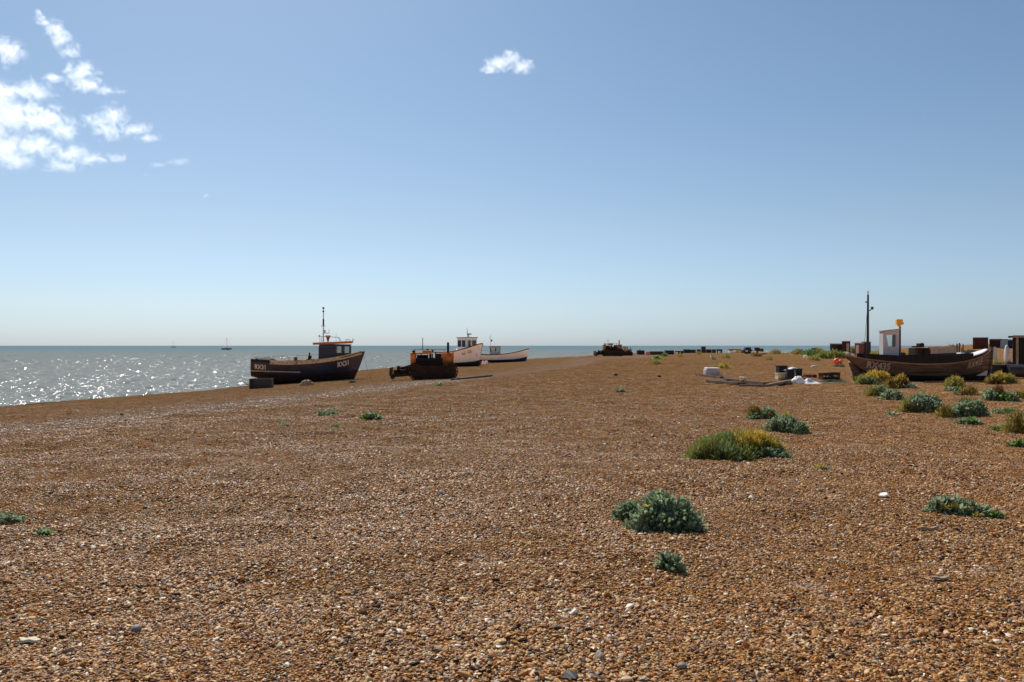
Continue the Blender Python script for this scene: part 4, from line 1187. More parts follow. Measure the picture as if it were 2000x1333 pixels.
plank(1572, 737, 1592, 738, .2, .14, MT['maroon'], 'dark maroon board behind the translucent plastic sheet')
for i, (px, ww, lb) in enumerate(((1613, 21, 'low dark crate on the green net, left of a pair'), (1631, 17, 'low dark crate on the green net, right of a pair'))):
    p = at(px, 742); open_crate(p + Vector((0, .1 * i, .02)), (wpx(p, ww), .45, wpx(p, 12 + i)), R(4 - 9 * i), MT['charcoal_brown'], lb, 'crate', 'dark crates on the green net')
p = at(1626, 747); one('fishing_net', cloth(wpx(p, 66), .7, wpx(p, 8), 31, 26), MT['net'], p + Vector((0, -.05, 0)), 0, 'dark green fishing net spread in front of two low dark crates', 'net', smooth=True)
p = at(1637, 712); r_ = wpx(p, 7)
e = empty('buoy', p + Vector((0, 0, r_ * .8)), 0, 'bright orange red buoys tied in a bunch, near the stern of the brown boat', 'buoy')
MB().ball((-.15 * r_ / .3, 0, 0), (r_ * .85, r_ * .85, r_ * .9), 18, 12).build('float', MT['buoy'], e, smooth=True)
MB().ball((r_ * .75, .05, -r_ * .1), (r_ * .6, r_ * .6, r_ * .62), 16, 10).build('float', MT['buoy'], e, smooth=True)
MB().tube((0, 0, r_ * .8), (.02, 0, r_ * 1.15), r_ * .14).build('eye', MT['buoy'], e)
p = at(1639, 716.5); one('fishing_net', lump((wpx(p, 11), .5, wpx(p, 4)), 33), MT['net'], p, 0, 'small flat bundle of dark green net in front of the orange buoys', 'net', smooth=True)
p = at(1573, 700); w = wpx(p, 7)
e = empty('plastic_can', p, R(8), 'small white can standing alone on the shingle left of the orange buoys', 'can'); h = wpx(p, 6)
MB().box((0, 0, h / 2), (w, w * .7, h)).build('body', MT['white'], e, bevel=.06)
b = MB(); b.tube((w * .2, 0, h), (w * .2, 0, h * 1.2), w * .12); b.build('cap', MT['white'], e)
p = at(1590, 717.5); one('rock', lump((wpx(p, 6), .3, wpx(p, 4)), 40), MT['concrete'], p, 0, 'small grey lump of concrete in front of the orange buoys, to their left', 'rock', smooth=True)

# ------------------------------------------------------------------ far edge of the ness: dark boxes and machines
FG = 'dark boxes along the far edge of the beach'
def far_box(px0, px1, pyt, pyb, d, mat, label, group=FG, name='storage_box', cat='box', depth=None):
    px = (px0 + px1) / 2; p = far(px, d); s = d / F
    zb = EYE - (pyb - HY) * s
    p.z = min(zb, p.z)
    w, h = (px1 - px0) * s, (EYE - (pyt - HY) * s) - p.z
    return open_crate(p, (w, depth or min(1.4, w), h), R(rnd.uniform(-6, 6)), mat, label, cat, group, name, t=.07, slots=False)
def depth_at(px, py):
    return at(px, py).y
D = lambda px, py: min(depth_at(px, py), 190)
far_box(1244, 1258, 685, 693, D(1251, 693), MT['black'], 'dark box with something white on it, nearest the far bulldozer in the row of boxes')
q = far(1249, D(1251, 693) + .2); one('plastic_can', MB().box((0, 0, .2), (.3, .3, .4)).tube((0, 0, .4), (0, 0, .5), .06), MT['white'], Vector((q.x, q.y, EYE - (685.2 - HY) * q.y / F)), 0, 'tiny white can on top of the dark box beside the far bulldozer', 'can', bevel=.04)
far_box(1269, 1295, 687, 693.5, D(1280, 693.5), MT['charcoal_brown'], 'long low dark trough just right of the red barrel', name='trough', cat='trough')
p = far(1265, D(1265, 693.5) - 1); s = p.y / F; e = empty('barrel', Vector((p.x, p.y, p.z)), 0, 'small red and pink barrel at the left end of the long dark trough', 'barrel')
b = MB(); b.tube((0, 0, 0), (0, 0, 6 * s), 3.4 * s, 3.4 * s, 16); b.build('drum', MT['barrel_red'], e)
b = MB(); [b.tube((0, 0, z * s), (0, 0, (z + .5) * s), 3.6 * s, 3.6 * s, 16) for z in (.1, 2.0, 4.0, 5.6)]; b.build('hoop', MT['pinkred'], e)
far_box(1299, 1315, 685, 693, D(1307, 693), MT['black'], 'dark box to the right of the long low trough')
far_box(1319, 1334, 686, 691.5, D(1327, 691.5), MT['charcoal_brown'], 'low dark box behind the cream drum')
p = far(1322, D(1322, 692) - 1); s = p.y / F; one('drum', MB().tube((0, 0, 0), (0, 0, 4 * s), 2.2 * s, 2.2 * s, 14), MT['creamplastic'], p, 0, 'cream drum in front of a low dark box at the far edge of the beach', 'drum', bevel=.04)
far_box(1335, 1346, 683, 689.5, D(1340, 690), MT['black'], 'dark box, left of two touching boxes under the horizon')
far_box(1346, 1358, 683.5, 690, D(1352, 690) + 2, MT['charcoal'], 'dark grey box, right of two touching boxes under the horizon')
far_box(1361, 1368, 683, 688.5, D(1364, 689), MT['charcoal_brown'], 'small dark box just left of the tall dark bin')
far_box(1370, 1377.5, 677.5, 687, D(1374, 688), MT['charcoal_brown'], 'tall dark bin, highest of the row of boxes', name='storage_bin', cat='bin')
far_box(1379, 1389, 683, 688, D(1384, 688), MT['black'], 'low dark box just right of the tall dark bin')
far_box(1391, 1397.5, 683, 688, D(1394, 688), MT['charcoal_brown'], 'smallest dark box, between the tall bin and the dark table')
p = far(1405, D(1405, 688.5)); s = p.y / F
e = empty('work_table', p, 0, 'dark boxy work table with one pale leg, left of the yellow machine', 'table')
b = MB(); b.box((0, 0, 6 * s), (10 * s, 1.0, 3.4 * s)); b.build('top', MT['black'], e)
for k_, mm in ((-4, 'black'), (4, 'black')): MB().box((k_ * s, 0, 2.2 * s), (1.6 * s, .7, 4.4 * s)).build('leg', MT[mm], e)
MB().box((.6 * s, -.3, 1.9 * s), (1.6 * s, .16, 3.8 * s)).build('leg', MT['concrete'], e)

p = far(1435, D(1435, 687) + 6); s = p.y / F
e = empty('yellow_digger', p, 0, 'bright yellow machine with a brown roof far off under the horizon, behind the white dinghy', 'digger')
b = MB(); b.box((3 * s, 0, 4.5 * s), (16 * s, 1.8, 6 * s)); b.build('body', MT['yellow'], e, bevel=.06)
b = MB(); b.box((-1 * s, 0, 8.6 * s), (22 * s, 2.0, 1.8 * s)); b.build('roof', MT['rustrope'], e)
b = MB(); b.box((-8 * s, 0, 4 * s), (3 * s, 1.4, 8 * s)); b.tube((-3 * s, 0, 9 * s), (-3 * s, 0, 14 * s), .03); b.build('frame', MT['rust'], e)
b = MB(); b.box((0, -1.0, 1.0 * s), (20 * s, .5, 2.2 * s)); b.box((0, 1.0, 1.0 * s), (20 * s, .5, 2.2 * s)); b.build('track', MT['iron'], e)
def dinghy(px, py, w, h, mats, label, d=None, name='dinghy'):
    y = d or D(px, py); p = far(px, y); s = y / F; L = w * s; H = h * s
    e = empty(name, p, R(4), label, 'dinghy', 'small craft at the far edge of the beach')
    hl = Hull(L, [(0, H * .9), (.5, H * .8), (1, H)], [(0, 0), (.5, 0), (1, H * .2)], [(0, L * .16), (.5, L * .2), (.8, L * .14), (1, .03)], L * .08, 0, nu=18, nv=8)
    hl.shell(e, mats, vb=.4); hl.deck(e, MT['timber'], H * .4); hl.strip(e, 'gunwale', mats[0], .98, H * .08, .03, 0, .99, n=14)
    for c in e.children: c.location = (-L / 2, 0, 0)
    return e
dinghy(1430, 690.5, 14, 5.6, [MT['white']] * 3, 'white dinghy in front of the yellow machine')
dinghy(1461, 691.5, 14, 4.6, [MT['black']] * 3, 'black dinghy to the right of the white one')
dinghy(1472, 690.5, 9, 4.4, [MT['white'], MT['concrete'], MT['white']], 'small white boat between two dark dinghies')
dinghy(1491, 692.5, 17, 6, [MT['white'], MT['black'], MT['white']], 'dinghy with white top sides and a black bottom, rightmost of the far dinghies')
def pickup(px0, px1, d, pyb, pyt, cab0, cab1, mat, label, zoff=0.0):
    px = (px0 + px1) / 2; p = far(px, d); s = d / F; w = (px1 - px0) * s; h = (pyb - pyt) * s
    e = empty('parked_vehicle', p, R(3), label, 'vehicle', 'vehicles parked at the far edge of the beach')
    c0, c1 = (cab0 - px) * s, (cab1 - px) * s
    b = MB(); b.box((0, 0, h * .38), (w, 1.6, h * .36)); b.build('body', mat, e, bevel=.08)
    b = MB(); b.box(((c0 + c1) / 2, 0, h * .77), (c1 - c0, 1.4, h * .44), taper=.85); c = b.build('cab', mat, e, bevel=.08)
    MB().box(((c0 + c1) / 2, -.69, h * .80), ((c1 - c0) * .6, .03, h * .22)).build('window', MT['glass'], c)
    for k_ in (-.33, .33):
        for sy in (-.7, .7):
            MB().tube((w * k_, sy - .12, h * .18), (w * k_, sy + .12, h * .18), h * .18, h * .18, 14).build('wheel', MT['black'], e)
pickup(1449, 1468, 176, 689, 677.5, 1454, 1466, MT['darkblue'], 'dark vehicle just right of the yellow machine')
q = far(1458.5, 173); one('sign_board', MB().box((0, 0, .35), (.5, .05, .55)).box((0, .04, .1), (.06, .06, .3)), MT['lilac'], q, 0, 'tiny pale board in front of the dark vehicle beside the yellow machine', 'board')
far_box(1474, 1483, 679.5, 687, 180, MT['black'], 'dark upright box behind the small white boat', group='dark boxes behind the far dinghies')
far_box(1484.5, 1490.5, 681.5, 687, 182, MT['charcoal'], 'small dark box behind the rightmost far dinghy', group='dark boxes behind the far dinghies')
pickup(1570, 1613, 150, 689, 675, 1587, 1595, MT['darkblue'], 'long low dark blue vehicle with a small cab behind the far green bushes')
for i, (a, c, py0, py1, lb) in enumerate(((1504, 1524, 687, 686, 'brown log on the far beach, left of a row of three'), (1518, 1535, 688.5, 687.5, 'grey brown log in the middle of a row of three'), (1530, 1546, 687, 686, 'brown log on the far beach, right of a row of three'))):
    plank(a, py0, c, py1, .5, .45, MT['timber' if i != 1 else 'charcoal_brown'], lb, 'log', 'logs on the far beach', 'log')
for px, py, r_, sd, lb in ((1547, 688, 5, 3, 'pale boulder at the right end of the row of logs'), (1536, 691, 3, 5, 'small pale rock in front of the row of logs')):
    p = at(px, py); one('rock', lump((wpx(p, r_), .6, wpx(p, r_ * .9)), 50 + sd), MT['stone'], p, 0, lb, 'rock', smooth=True)
# rubble and low sheds behind the stern of the brown boat
dR = 120
def shed(px0, px1, pyt, d, mat, roofm, label, pyb=None, name='shed', group='sheds and containers on the ridge', over=.08, depth=2.2, door=None, rz=0.0, tilt=0.0):
    px = (px0 + px1) / 2; p = far(px, d); s = d / F
    rz = -math.atan2(p.x, p.y) if rz == 0.0 else rz
    s = s / math.cos(rz)
    w = (px1 - px0) * s * math.cos(rz); h = EYE - (pyt - HY) * d / F - p.z
    e = empty(name, p, rz, label, 'shed' if name == 'shed' else name.replace('_', ' '), group)
    b = MB(); b.box((0, 0, h / 2 - .02), (w, depth, h))
    nr = max(4, int(w / .28))
    for i in range(nr): b.box((-w / 2 + w * (i + .5) / nr, -depth / 2 - .012, h / 2), (w / nr * .45, .024, h * .96))
    b.build('wall', mat, e)
    b = MB(); b.box((0, 0, h + .05), (w + 2 * over, depth + 2 * over, .10), ry=tilt); b.build('roof', roofm, e)
    if door:
        b = MB(); b.box((w * door, -depth / 2 - .03, h * .44), (min(.9, w * .32), .05, h * .84)); b.build('door', roofm, e)
    return e, p, w, h
shed(1622, 1646, 672.5, 150, MT['charcoal_brown'], MT['shed'], 'long low dark brown shed on the skyline left of the dark mast', door=.2)
shed(1645, 1660, 667.5, 146, MT['maroon'], MT['concrete'], 'maroon and grey shed rising beside the long low brown shed', door=.2)
shed(1670, 1686, 671, 140, MT['pinkred'], MT['lilac'], 'faded pink shed just left of the dark mast', door=-.2)
shed(1684, 1700, 669, 150, MT['maroon'], MT['shed'], 'dark red brown shed directly behind the dark mast', door=.2)
for px, py, rx_, rz_, sd, mt, lb in ((1652, 684, 9, 7, 1, 'stone', 'large pale rock in front of the maroon and grey shed'), (1640, 686, 6, 4, 2, 'stone', 'pale rock left of the large one on the skyline'), (1661, 686, 5, 4, 3, 'concrete', 'grey white rubble right of the large pale rock'), (1632, 687, 5, 3, 4, 'hay', 'tan mound below the long low brown shed')):
    p = at(px, py + 2) if False else far(px, 112); s = p.y / F
    one('rock', lump((rx_ * s, .9, rz_ * s * 1.3), 60 + sd), MT[mt], p, 0, lb, 'rock', 'rubble below the sheds', smooth=True)
p = far(1664, 70); s = p.y / F
one('board', MB().box((0, 0, .35), (14 * s, .6, .14)).box((-.1, 0, .14), (.2, .4, .28)), MT['white'], p, R(3), 'flat white board behind the stern of the brown boat', 'board', bevel=.02)
p = far(1672, 66); s = p.y / F
open_crate(p + Vector((0, 0, .2)), (9 * s, .5, 6.5 * s), R(5), MT['redpaint'], 'faded red crate behind the stern of the brown boat', 'crate', slots=False)
p = far(1686, 66); s = p.y / F
open_crate(p + Vector((0, 0, .2)), (9 * s, .5, 6 * s), R(-5), MT['pinkred'], 'pink crate left of the dark mast behind the brown boat', 'crate', slots=False)

# beyond the middle and bow of the brown boat
p = far(1795, 62); s = p.y / F; zb = p.z
e = empty('winch_engine', p, R(4), 'dark red winch with a black engine, seen over the middle of the brown boat', 'winch')
H = EYE - (677 - HY) * s - zb
b = MB(); b.box((0, 0, H * .5), (30 * s, .9, H * .86)); b.tube((8 * s, -.55, H * .72), (8 * s, .5, H * .72), .26, .26, 14); b.build('frame', MT['iron'], e, bevel=.03)
MB().box((13 * s, -.46, H * .62), (7 * s, .06, H * .5)).build('guard', MT['redpaint'], e); MB().box((-12 * s, -.46, H * .55), (6 * s, .06, H * .6)).build('guard', MT['maroon'], e)
b = MB(); b.box((1 * s, -.1, H + 2.2 * s), (9 * s, .5, 7.5 * s)); b.box((-5 * s, 0, H - .02), (12 * s, .6, 3 * s)); b.tube((-1 * s, -.3, H), (-1 * s, -.3, H + 5.5 * s), .05); b.tube((4 * s, -.1, H), (4 * s, -.1, H + 7 * s), .07); b.build('engine', MT['iron'], e, bevel=.02)
p = far(1760, 75); s = p.y / F
one('timber_baulk', MB().box((-.1, 0, .3), (16 * s, .5, .42)).box((.1, .05, .62), (10 * s, .4, .22)), MT['darkwood'], p, R(2), 'dark timber baulks stacked left of the red winch', 'timber')
p = far(1842, 80); s = p.y / F; H = max(.4, EYE - (680 - HY) * s - p.z)
e = empty('low_wall', p, R(-3), 'long low pale grey wall beyond the brown boat, right of the red winch', 'wall')
b = MB(); [b.box(((-25 + 10.4 * i) * s, 0, H / 2), (10.1 * s, .25, H)) for i in range(6)]; b.build('panel', MT['concrete'], e)
b = MB(); b.box((1 * s, 0, H + .05), (63 * s, .32, .09)); b.build('coping', MT['stone'], e)
for px, top, lb, m in ((1869, 672, 'dark post right of the low grey wall, first of four', 'darkwood'), (1874, 671, 'dark post right of the low grey wall, second of four', 'darkwood'), (1875.8, 673, 'pale post right of the low grey wall, third of four', 'palewood'), (1881, 673, 'brown post right of the low grey wall, last of four', 'timber')):
    p = far(px, 78); s = p.y / F; H = EYE - (top - HY) * s - p.z
    one('fence_post', MB().box((0, 0, H / 2), (1.4 * s, .1, H)).box((0, 0, H + .02), (1.0 * s, .07, .04)), MT[m], p, 0, lb, 'post', 'posts beyond the brown boat')
p = far(1894, 84); s = p.y / F
one('net_heap', lump((18 * s, 1.2, 12 * s), 71), MT['net_dark'], p, 0, 'dark mound of nets behind the bow of the brown boat', 'net heap', smooth=True)
shed(1902, 1928, 661, 110, MT['maroon'], MT['maroon'], 'dark red container standing highest behind the bow of the brown boat', name='container', over=.01)
_, p, w, h = shed(1934, 1955, 664, 112, MT['maroon'], MT['shed'], 'maroon container just right of the bow of the brown boat', name='container', over=.01)
shed(1955, 1967.5, 664.5, 108, MT['bluegrey'], MT['darkblue'], 'light blue container between the maroon and the dark blue ones', name='container', over=.01)
shed(1967.5, 1978, 665, 108.5, MT['darkblue'], MT['darkblue'], 'dark blue container half hidden by the tarred shed', name='container', over=.01)
p = far(1942, 74); s = p.y / F; H = EYE - (678.5 - HY) * s - p.z
e = empty('water_drum', p, 0, 'pale blue green plastic drum just right of the bow of the brown boat', 'drum')
b = MB(); b.tube((0, 0, 0), (0, 0, H * .93), 5 * s, 5 * s, 18); b.build('body', MT['drum_blue'], e)
b = MB(); b.tube((0, 0, H * .93), (0, 0, H), 4.4 * s, 3.4 * s, 18); b.tube((1.5 * s, 0, H), (1.5 * s, 0, H + .04), .05); b.build('lid', MT['drum_blue'], e)
p = far(1967, 64); s = p.y / F; H = EYE - (673 - HY) * s - p.z
b = MB(); b.ball((0, 0, 0), (5.0 * s, .3, H * .50), 18, 12, jit=.09, seed=9); b.v = [(x * (1 - .45 * z / H) - .05 * z / H, y, max(z, -.5 * H)) for x, y, z in b.v]
one('bulk_sack', b, MT['lilac'], p + Vector((0, 0, H * .46)), 0, 'upright white sack leaning beside the tarred shed', 'sack', smooth=True)
one('pallet', MB().box((.05, 0, .10), (15 * s, .8, .16)).box((.05, 0, .24), (14 * s, .8, .07)), MT['maroon'], p + Vector((.1, 0, 0)), 0, 'dark maroon pallet under the white sack', 'pallet')
# tarred shed at the right edge
d = 58; p = far(1990, d); s = d / F; H = EYE - (659 - HY) * s - p.z; W = 2.4
e = empty('tarred_shed', far(1978, d) + Vector((math.cos(R(31)) * W / 2 + math.sin(R(31)) * 1.2, -math.sin(R(31)) * W / 2 + math.cos(R(31)) * 1.2, 0)), R(-31), 'tarred black board shed with a pale corner post at the right edge of the photo', 'shed')
b = MB(); b.box((0, 0, H / 2 - .02), (W, 2.4, H))
for i in range(12): b.box((-W / 2 + W * (i + .5) / 12, -1.212, H / 2), (W / 12 * .82, .024, H * .98))
b.build('wall', MT['shed'], e)
b = MB(); b.box((-.05, 0, H + .07), (W + .45, 2.9, .11), ry=R(-1.5)); b.build('roof', MT['shed'], e)
b = MB(); b.box((-.85, -1.47, H + .05), (.72, .05, .16)); b.build('fascia', MT['shedlight'], e)
b = MB(); b.box((-W / 2 + .27, -1.28, H / 2), (.16, .12, H)); b.build('corner_post', MT['shedlight'], e)
b = MB(); b.box((.35, -1.25, H * .45), (.8, .05, H * .86)); b.build('door', MT['net_dark'], e)
# black trailer and tank in front of the shed
p = at(1965, 739); s = p.y / F; H = 26 * s
e = empty('trailer_tank', p, R(-3), 'long black trailer bed with a round dark grey tank beside the brown boat', 'trailer')
b = MB(); b.box((-.25, .35, H * .62), (62 * s, .9, H * .62)); b.box((.1, .35, H * .97), (70 * s, 1.0, .05)); b.build('bed', MT['black'], e)
b = MB(); b.tube((-3 * s, -.25, H * .52), (28 * s, -.25, H * .52), H * .44, H * .44, 24); t_ = b.build('tank', MT['charcoal'], e)
b = MB(); [b.tube((x * s, -.25, H * .52), ((x + 1.2) * s, -.25, H * .52), H * .46, H * .46, 24) for x in (-3.2, 27.4)]; b.build('hoop', MT['charcoal'], t_)
for x in (-24, 22):
    MB().tube((x * s, .55, H * .26), (x * s, .8, H * .26), H * .26, H * .26, 18).build('wheel', MT['black'], e)
b = MB(); b.box((33 * s, -.1, H * .5), (2 * s, .1, H * .95)); b.build('bracket', MT['steel'], e)
p = at(2003, 737); s = p.y / F
e = empty('oil_drum', p, 0, 'dark red drum cut off by the right edge of the photo, beside the grey tank', 'drum')
MB().tube((0, 0, 0), (0, 0, 26 * s), 7 * s, 7 * s, 20).build('body', MT['maroon'], e)
b = MB(); [b.tube((0, 0, z * s), (0, 0, (z + 1) * s), 7.2 * s, 7.2 * s, 20) for z in (.1, 8.5, 17, 25)]; b.build('hoop', MT['rust'], e)

# ------------------------------------------------------------------ small things on the foreground shingle
def pebble(px, py, wpx_, mat, label, name='cobble', cat='stone', sd=1, flat=.55):
    p = at(px, py); r_ = wpx(p, wpx_ / 2); b = MB(); b.ball((0, 0, 0), (r_, r_ * .8, r_ * flat), 18, 12, jit=.03, seed=sd)
    return one(name, b, mat, p + Vector((0, r_ * .5, r_ * flat * .75)), R(sd * 40), label, cat, smooth=True, ry=R(-8))
pebble(263, 1236, 24, MT['greystone'], 'large smooth grey cobble, biggest single stone in the left foreground', sd=2, flat=.62)
pebble(1203, 734, 9, MT['darkstone'], 'dark stone alone on the open shingle, left of a pair in the middle distance', 'dark_stone', sd=3)
pebble(1288, 737, 8, MT['darkstone'], 'dark stone alone on the open shingle, right of a pair in the middle distance', 'dark_stone', sd=4)
pebble(237, 811, 7, MT['darkstone'], 'tiny dark stone on the lower beach near the water', 'dark_stone', sd=5)
def sliver(px, py, w_px, t_px, rz, mat, label, name, cat, sd=1, tilt=0.0, lift=.012, thick=.012):
    p = at(px, py); s = p.y / F; L = w_px * s; n = 9; q = random.Random(sd); b = MB(); vs = []
    W = t_px * s * 1.6
    for i in range(n + 1):
        x = -L / 2 + L * i / n; k = (1 - abs(2 * i / n - 1) ** 3) * .75 + .25; j = q.uniform(-.12, .12); zz = .03 * L * math.sin(i * 1.1 + sd)
        vs += [(x, W / 2 * (j - k), zz), (x, W / 2 * (j + k), zz), (x, W / 2 * (j + k * .7), zz + thick), (x, W / 2 * (j - k * .7), zz + thick)]
    b.add(vs, [(4*i+a, 4*i+4+a, 4*i+4+(a+1) % 4, 4*i+(a+1) % 4) for i in range(n) for a in range(4)] + [(0, 1, 2, 3), (4*n+3, 4*n+2, 4*n+1, 4*n)])
    return one(name, b, mat, p + Vector((0, 0, lift)), rz, label, cat, ry=tilt)
sliver(58, 1256, 44, 14, R(-6), MT['palewood'], 'pale sliver of driftwood in the bottom left of the foreground', 'driftwood_sliver', 'driftwood', 2)
sliver(1726, 971, 17, 12, R(38), MT['shell'], 'bright white cuttlebone on the shingle, left of the low sprawling plant', 'cuttlebone', 'cuttlebone', 4, tilt=R(-12), lift=.02)
sliver(1812, 1037, 46, 6, R(4), MT['wornwood'], 'thin tan driftwood stick below the low sprawling plant, upper of two', 'driftwood_stick', 'driftwood', 5, thick=.02)
sliver(1838, 1134, 36, 9, R(-3), MT['wornwood'], 'broad tan driftwood chip in the right foreground, lower of two', 'driftwood_chip', 'driftwood', 6)
sliver(1755, 854, 20, 6, R(-6), MT['orangewrap'], 'faded orange scrap of wrapping on the shingle below the brown boat', 'plastic_scrap', 'scrap', 7)
p = at(1112, 1331); s = p.y / F
b = MB(); b.add([(-15*s, -.02, 0), (12*s, -.03, 0), (17*s, .03, .004), (1*s, .06, .006), (-7*s, .045, .005), (-15*s, -.02, .008), (12*s, -.03, .009), (17*s, .03, .012), (1*s, .06, .016), (-7*s, .045, .012)],
                [(4, 3, 2, 1, 0), (5, 6, 7, 8, 9), (0, 1, 6, 5), (1, 2, 7, 6), (2, 3, 8, 7), (3, 4, 9, 8), (4, 0, 5, 9)])
one('rubber_scrap', b, MT['black'], p + Vector((0, 0, .016)), 0, 'scrap of black rubber at the bottom edge of the photo', 'scrap')
for i, (px, py, w_, mm, lb) in enumerate(((1333, 1307, 22, 'greystone', 'rounded grey cobble near the bottom of the photo, right of the black rubber scrap'), (1398, 931, 0, '', ''), )):
    if w_: pebble(px, py, w_, MT[mm], lb, sd=7 + i)
# ------------------------------------------------------------------ plants
KALE = ((.265, .330, .185), (.35, .42, .255), (.165, .225, .115))
GREEN = ((.230, .270, .070), (.29, .33, .10), (.155, .200, .055))
OLIVE = ((.36, .31, .085), (.43, .37, .11), (.26, .225, .065))
YELLOW = ((.66, .47, .07), (.74, .55, .10), (.45, .32, .05))
BROWN = ((.20, .115, .035), (.25, .15, .05), (.13, .075, .028))
FRESH = ((.150, .250, .065), (.20, .31, .085), (.09, .17, .045))

def leaves(acc, c, r, h, n, ln, wd, cols, q, shape='kale', top=None):
    """n leaves spread through a dome of radius r and height h centred at c; top = (colours, share) for the upper shell"""
    for _ in range(n):
        ph = q.uniform(0, 2 * math.pi); ct = q.uniform(0, 1) ** .8
        st = math.sqrt(max(0, 1 - ct * ct)); rad = q.uniform(.12, 1) ** .42
        d = Vector((st * math.cos(ph), st * math.sin(ph), ct))
        bump_ = 1 + .26 * math.sin(3 * ph + c[0] * 9) * st + .20 * math.sin(7 * ph + c[1] * 5) + .10 * math.sin(13 * ph + c[0] * 31)
        spr = q.random()
        if spr < .10: rad *= q.uniform(1.0, 1.4); d = Vector((d.x * 1.15, d.y * 1.15, d.z * .25))      # runners lying out over the stones
        p = Vector((c[0] + r * d.x * rad * bump_, c[1] + r * d.y * rad * bump_, c[2] + h * d.z * rad * (1 + q.uniform(-.1, .15))))
        out = Vector((d.x, d.y, d.z * .7 + (.75 if shape == 'feather' else .25))) + Vector((q.uniform(-1, 1), q.uniform(-1, 1), q.uniform(-.5, .6))) * (.55 if shape == 'feather' else .6)
        out.normalize()
        sd = out.cross(Vector((q.uniform(-1, 1), q.uniform(-1, 1), q.uniform(-1, 1))))
        if sd.length < .05: continue
        sd.normalize(); nm = out.cross(sd)
        L = ln * (q.uniform(.6, 1.3) if q.random() < .9 else q.uniform(1.3, 1.9)); W = wd * q.uniform(.7, 1.3)
        cs = cols
        if top and ct * rad > .45 and q.random() < top[1]: cs = top[0]
        col = cs[q.randrange(3)]; k = q.uniform(.8, 1.2); col = (col[0] * k, col[1] * k, col[2] * k, 1)
        V, Fc, C = acc
        b = len(V)
        curl = L * q.uniform(-.05, .35)
        if shape == 'kale':
            rf = W * .35
            for t, ww, cz in ((0, .25, 0), (.4, 1.0, .25), (.8, .95, .7), (1.0, .45, 1.0)):
                m_ = p + out * (L * t) - nm * (curl * cz)
                V += [tuple(m_ - sd * (W * ww) + nm * rf * q.uniform(-1, 1)), tuple(m_ + nm * rf * .3), tuple(m_ + sd * (W * ww) + nm * rf * q.uniform(-1, 1))]
                C += [col] * 3
            for i in range(3):
                for j in range(2):
                    a = b + 3 * i + j; Fc.append((a, a + 1, a + 4, a + 3))
        else:
            V += [tuple(p - sd * W), tuple(p + sd * W), tuple(p + out * L * .6 + sd * W * .8 - nm * curl * .3), tuple(p + out * L - nm * curl), tuple(p + out * L * .6 - sd * W * .8 - nm * curl * .3)]
            C += [col] * 5; Fc.append((b, b + 1, b + 2, b + 3, b + 4))

def foliage(name, acc, parent):
    V, Fc, C = acc
    me = bpy.data.meshes.new(name); me.from_pydata(V, [], Fc)
    a = me.attributes.new('tint', 'FLOAT_COLOR', 'POINT'); a.data.foreach_set('color', np.array(C, dtype=np.float32).ravel())
    me.materials.append(MT['leaf']); me.update()
    o = bpy.data.objects.new(name, me); COL.objects.link(o); o.parent = parent
    return o

PS = [0]
def plant(px, py, w, hgt, lobes, label, cat='plant', group=None, name='beach_plant', dens=1.0, flowers=None, leafpx=None):
    """w, hgt: size in photo pixels at the plant's own distance. lobes: (ox, oy, r, h, kind, colours, top)
    with ox, oy, r in half widths, h as a share of the height"""
    PS[0] += 1; q = random.Random(PS[0] * 31 + 5)
    p = at(px, py); s = p.y / F; hw, H = w * s / 2, hgt * s
    e = empty(name, p, 0, label, cat, group)
    acc = ([], [], []); lb = leafpx
    for (ox, oy, r, h, kind, cols, top) in lobes:
        x, y = ox * hw, oy * hw
        z = float(gz(p.x + x, p.y + y)) - p.z
        rr = r * hw; hh = h * H
        if kind == 'kale':
            ln = min(max(.042, 4.2 * s), .4); wd = ln * .34
            n = int(dens * 7.0 * (rr * 2 * (hh + rr * .35) * 1.7) / (ln * wd * 2)); n = max(26, min(n, 4200))
        else:
            ln = min(max(.07, 5.5 * s), .4); wd = max(.0035, .55 * s)
            n = int(dens * 5.2 * (rr * 2 * (hh + rr * .35) * 1.7) / (ln * wd * 2)); n = max(50, min(n, 6500))
        leaves(acc, (x, y, z - .01), rr, hh * .92, n, ln, wd, cols, q, kind, top)
    foliage('foliage', acc, e)
    if flowers:
        fa = ([], [], [])
        for (ox, oy, oz, r, n, cols) in flowers:
            x, y = ox * hw, oy * hw; z = float(gz(p.x + x, p.y + y)) - p.z
            leaves(fa, (x, y, z + oz * H), r * hw, r * hw * .8, n, max(.022, 2.2 * s), max(.010, 1.0 * s), cols, q, 'feather')
        foliage('flower_heads', fa, e)
    return e
ORANGE = ((.62, .26, .02), (.70, .36, .03), (.52, .20, .02))
K, FE = 'kale', 'feather'
plant(1298, 1034, 124, 72, [(-.05, .25, .62, 1.0, K, KALE, None), (.55, .10, .48, .80, K, KALE, None), (-.55, -.10, .42, .60, K, KALE, None), (.10, -.28, .45, .62, K, KALE, None), (.62, -.28, .38, .50, K, KALE, None), (-.1, .6, .5, .9, K, KALE, None)],
      'big rounded blue green sea kale in the middle foreground', 'sea kale', 'sea kale clumps', 'sea_kale', flowers=[(-.62, -.05, .62, .06, 26, YELLOW), (.05, -.55, .35, .10, 20, GREEN)])
plant(1232, 1014, 56, 34, [(0, 0, .72, 1.0, K, KALE, None), (-.45, .1, .55, .8, K, KALE, None), (.45, -.1, .55, .9, K, KALE, None)],
      'smaller sea kale clump touching the left side of the big rounded one', 'sea kale', 'sea kale clumps', 'sea_kale')
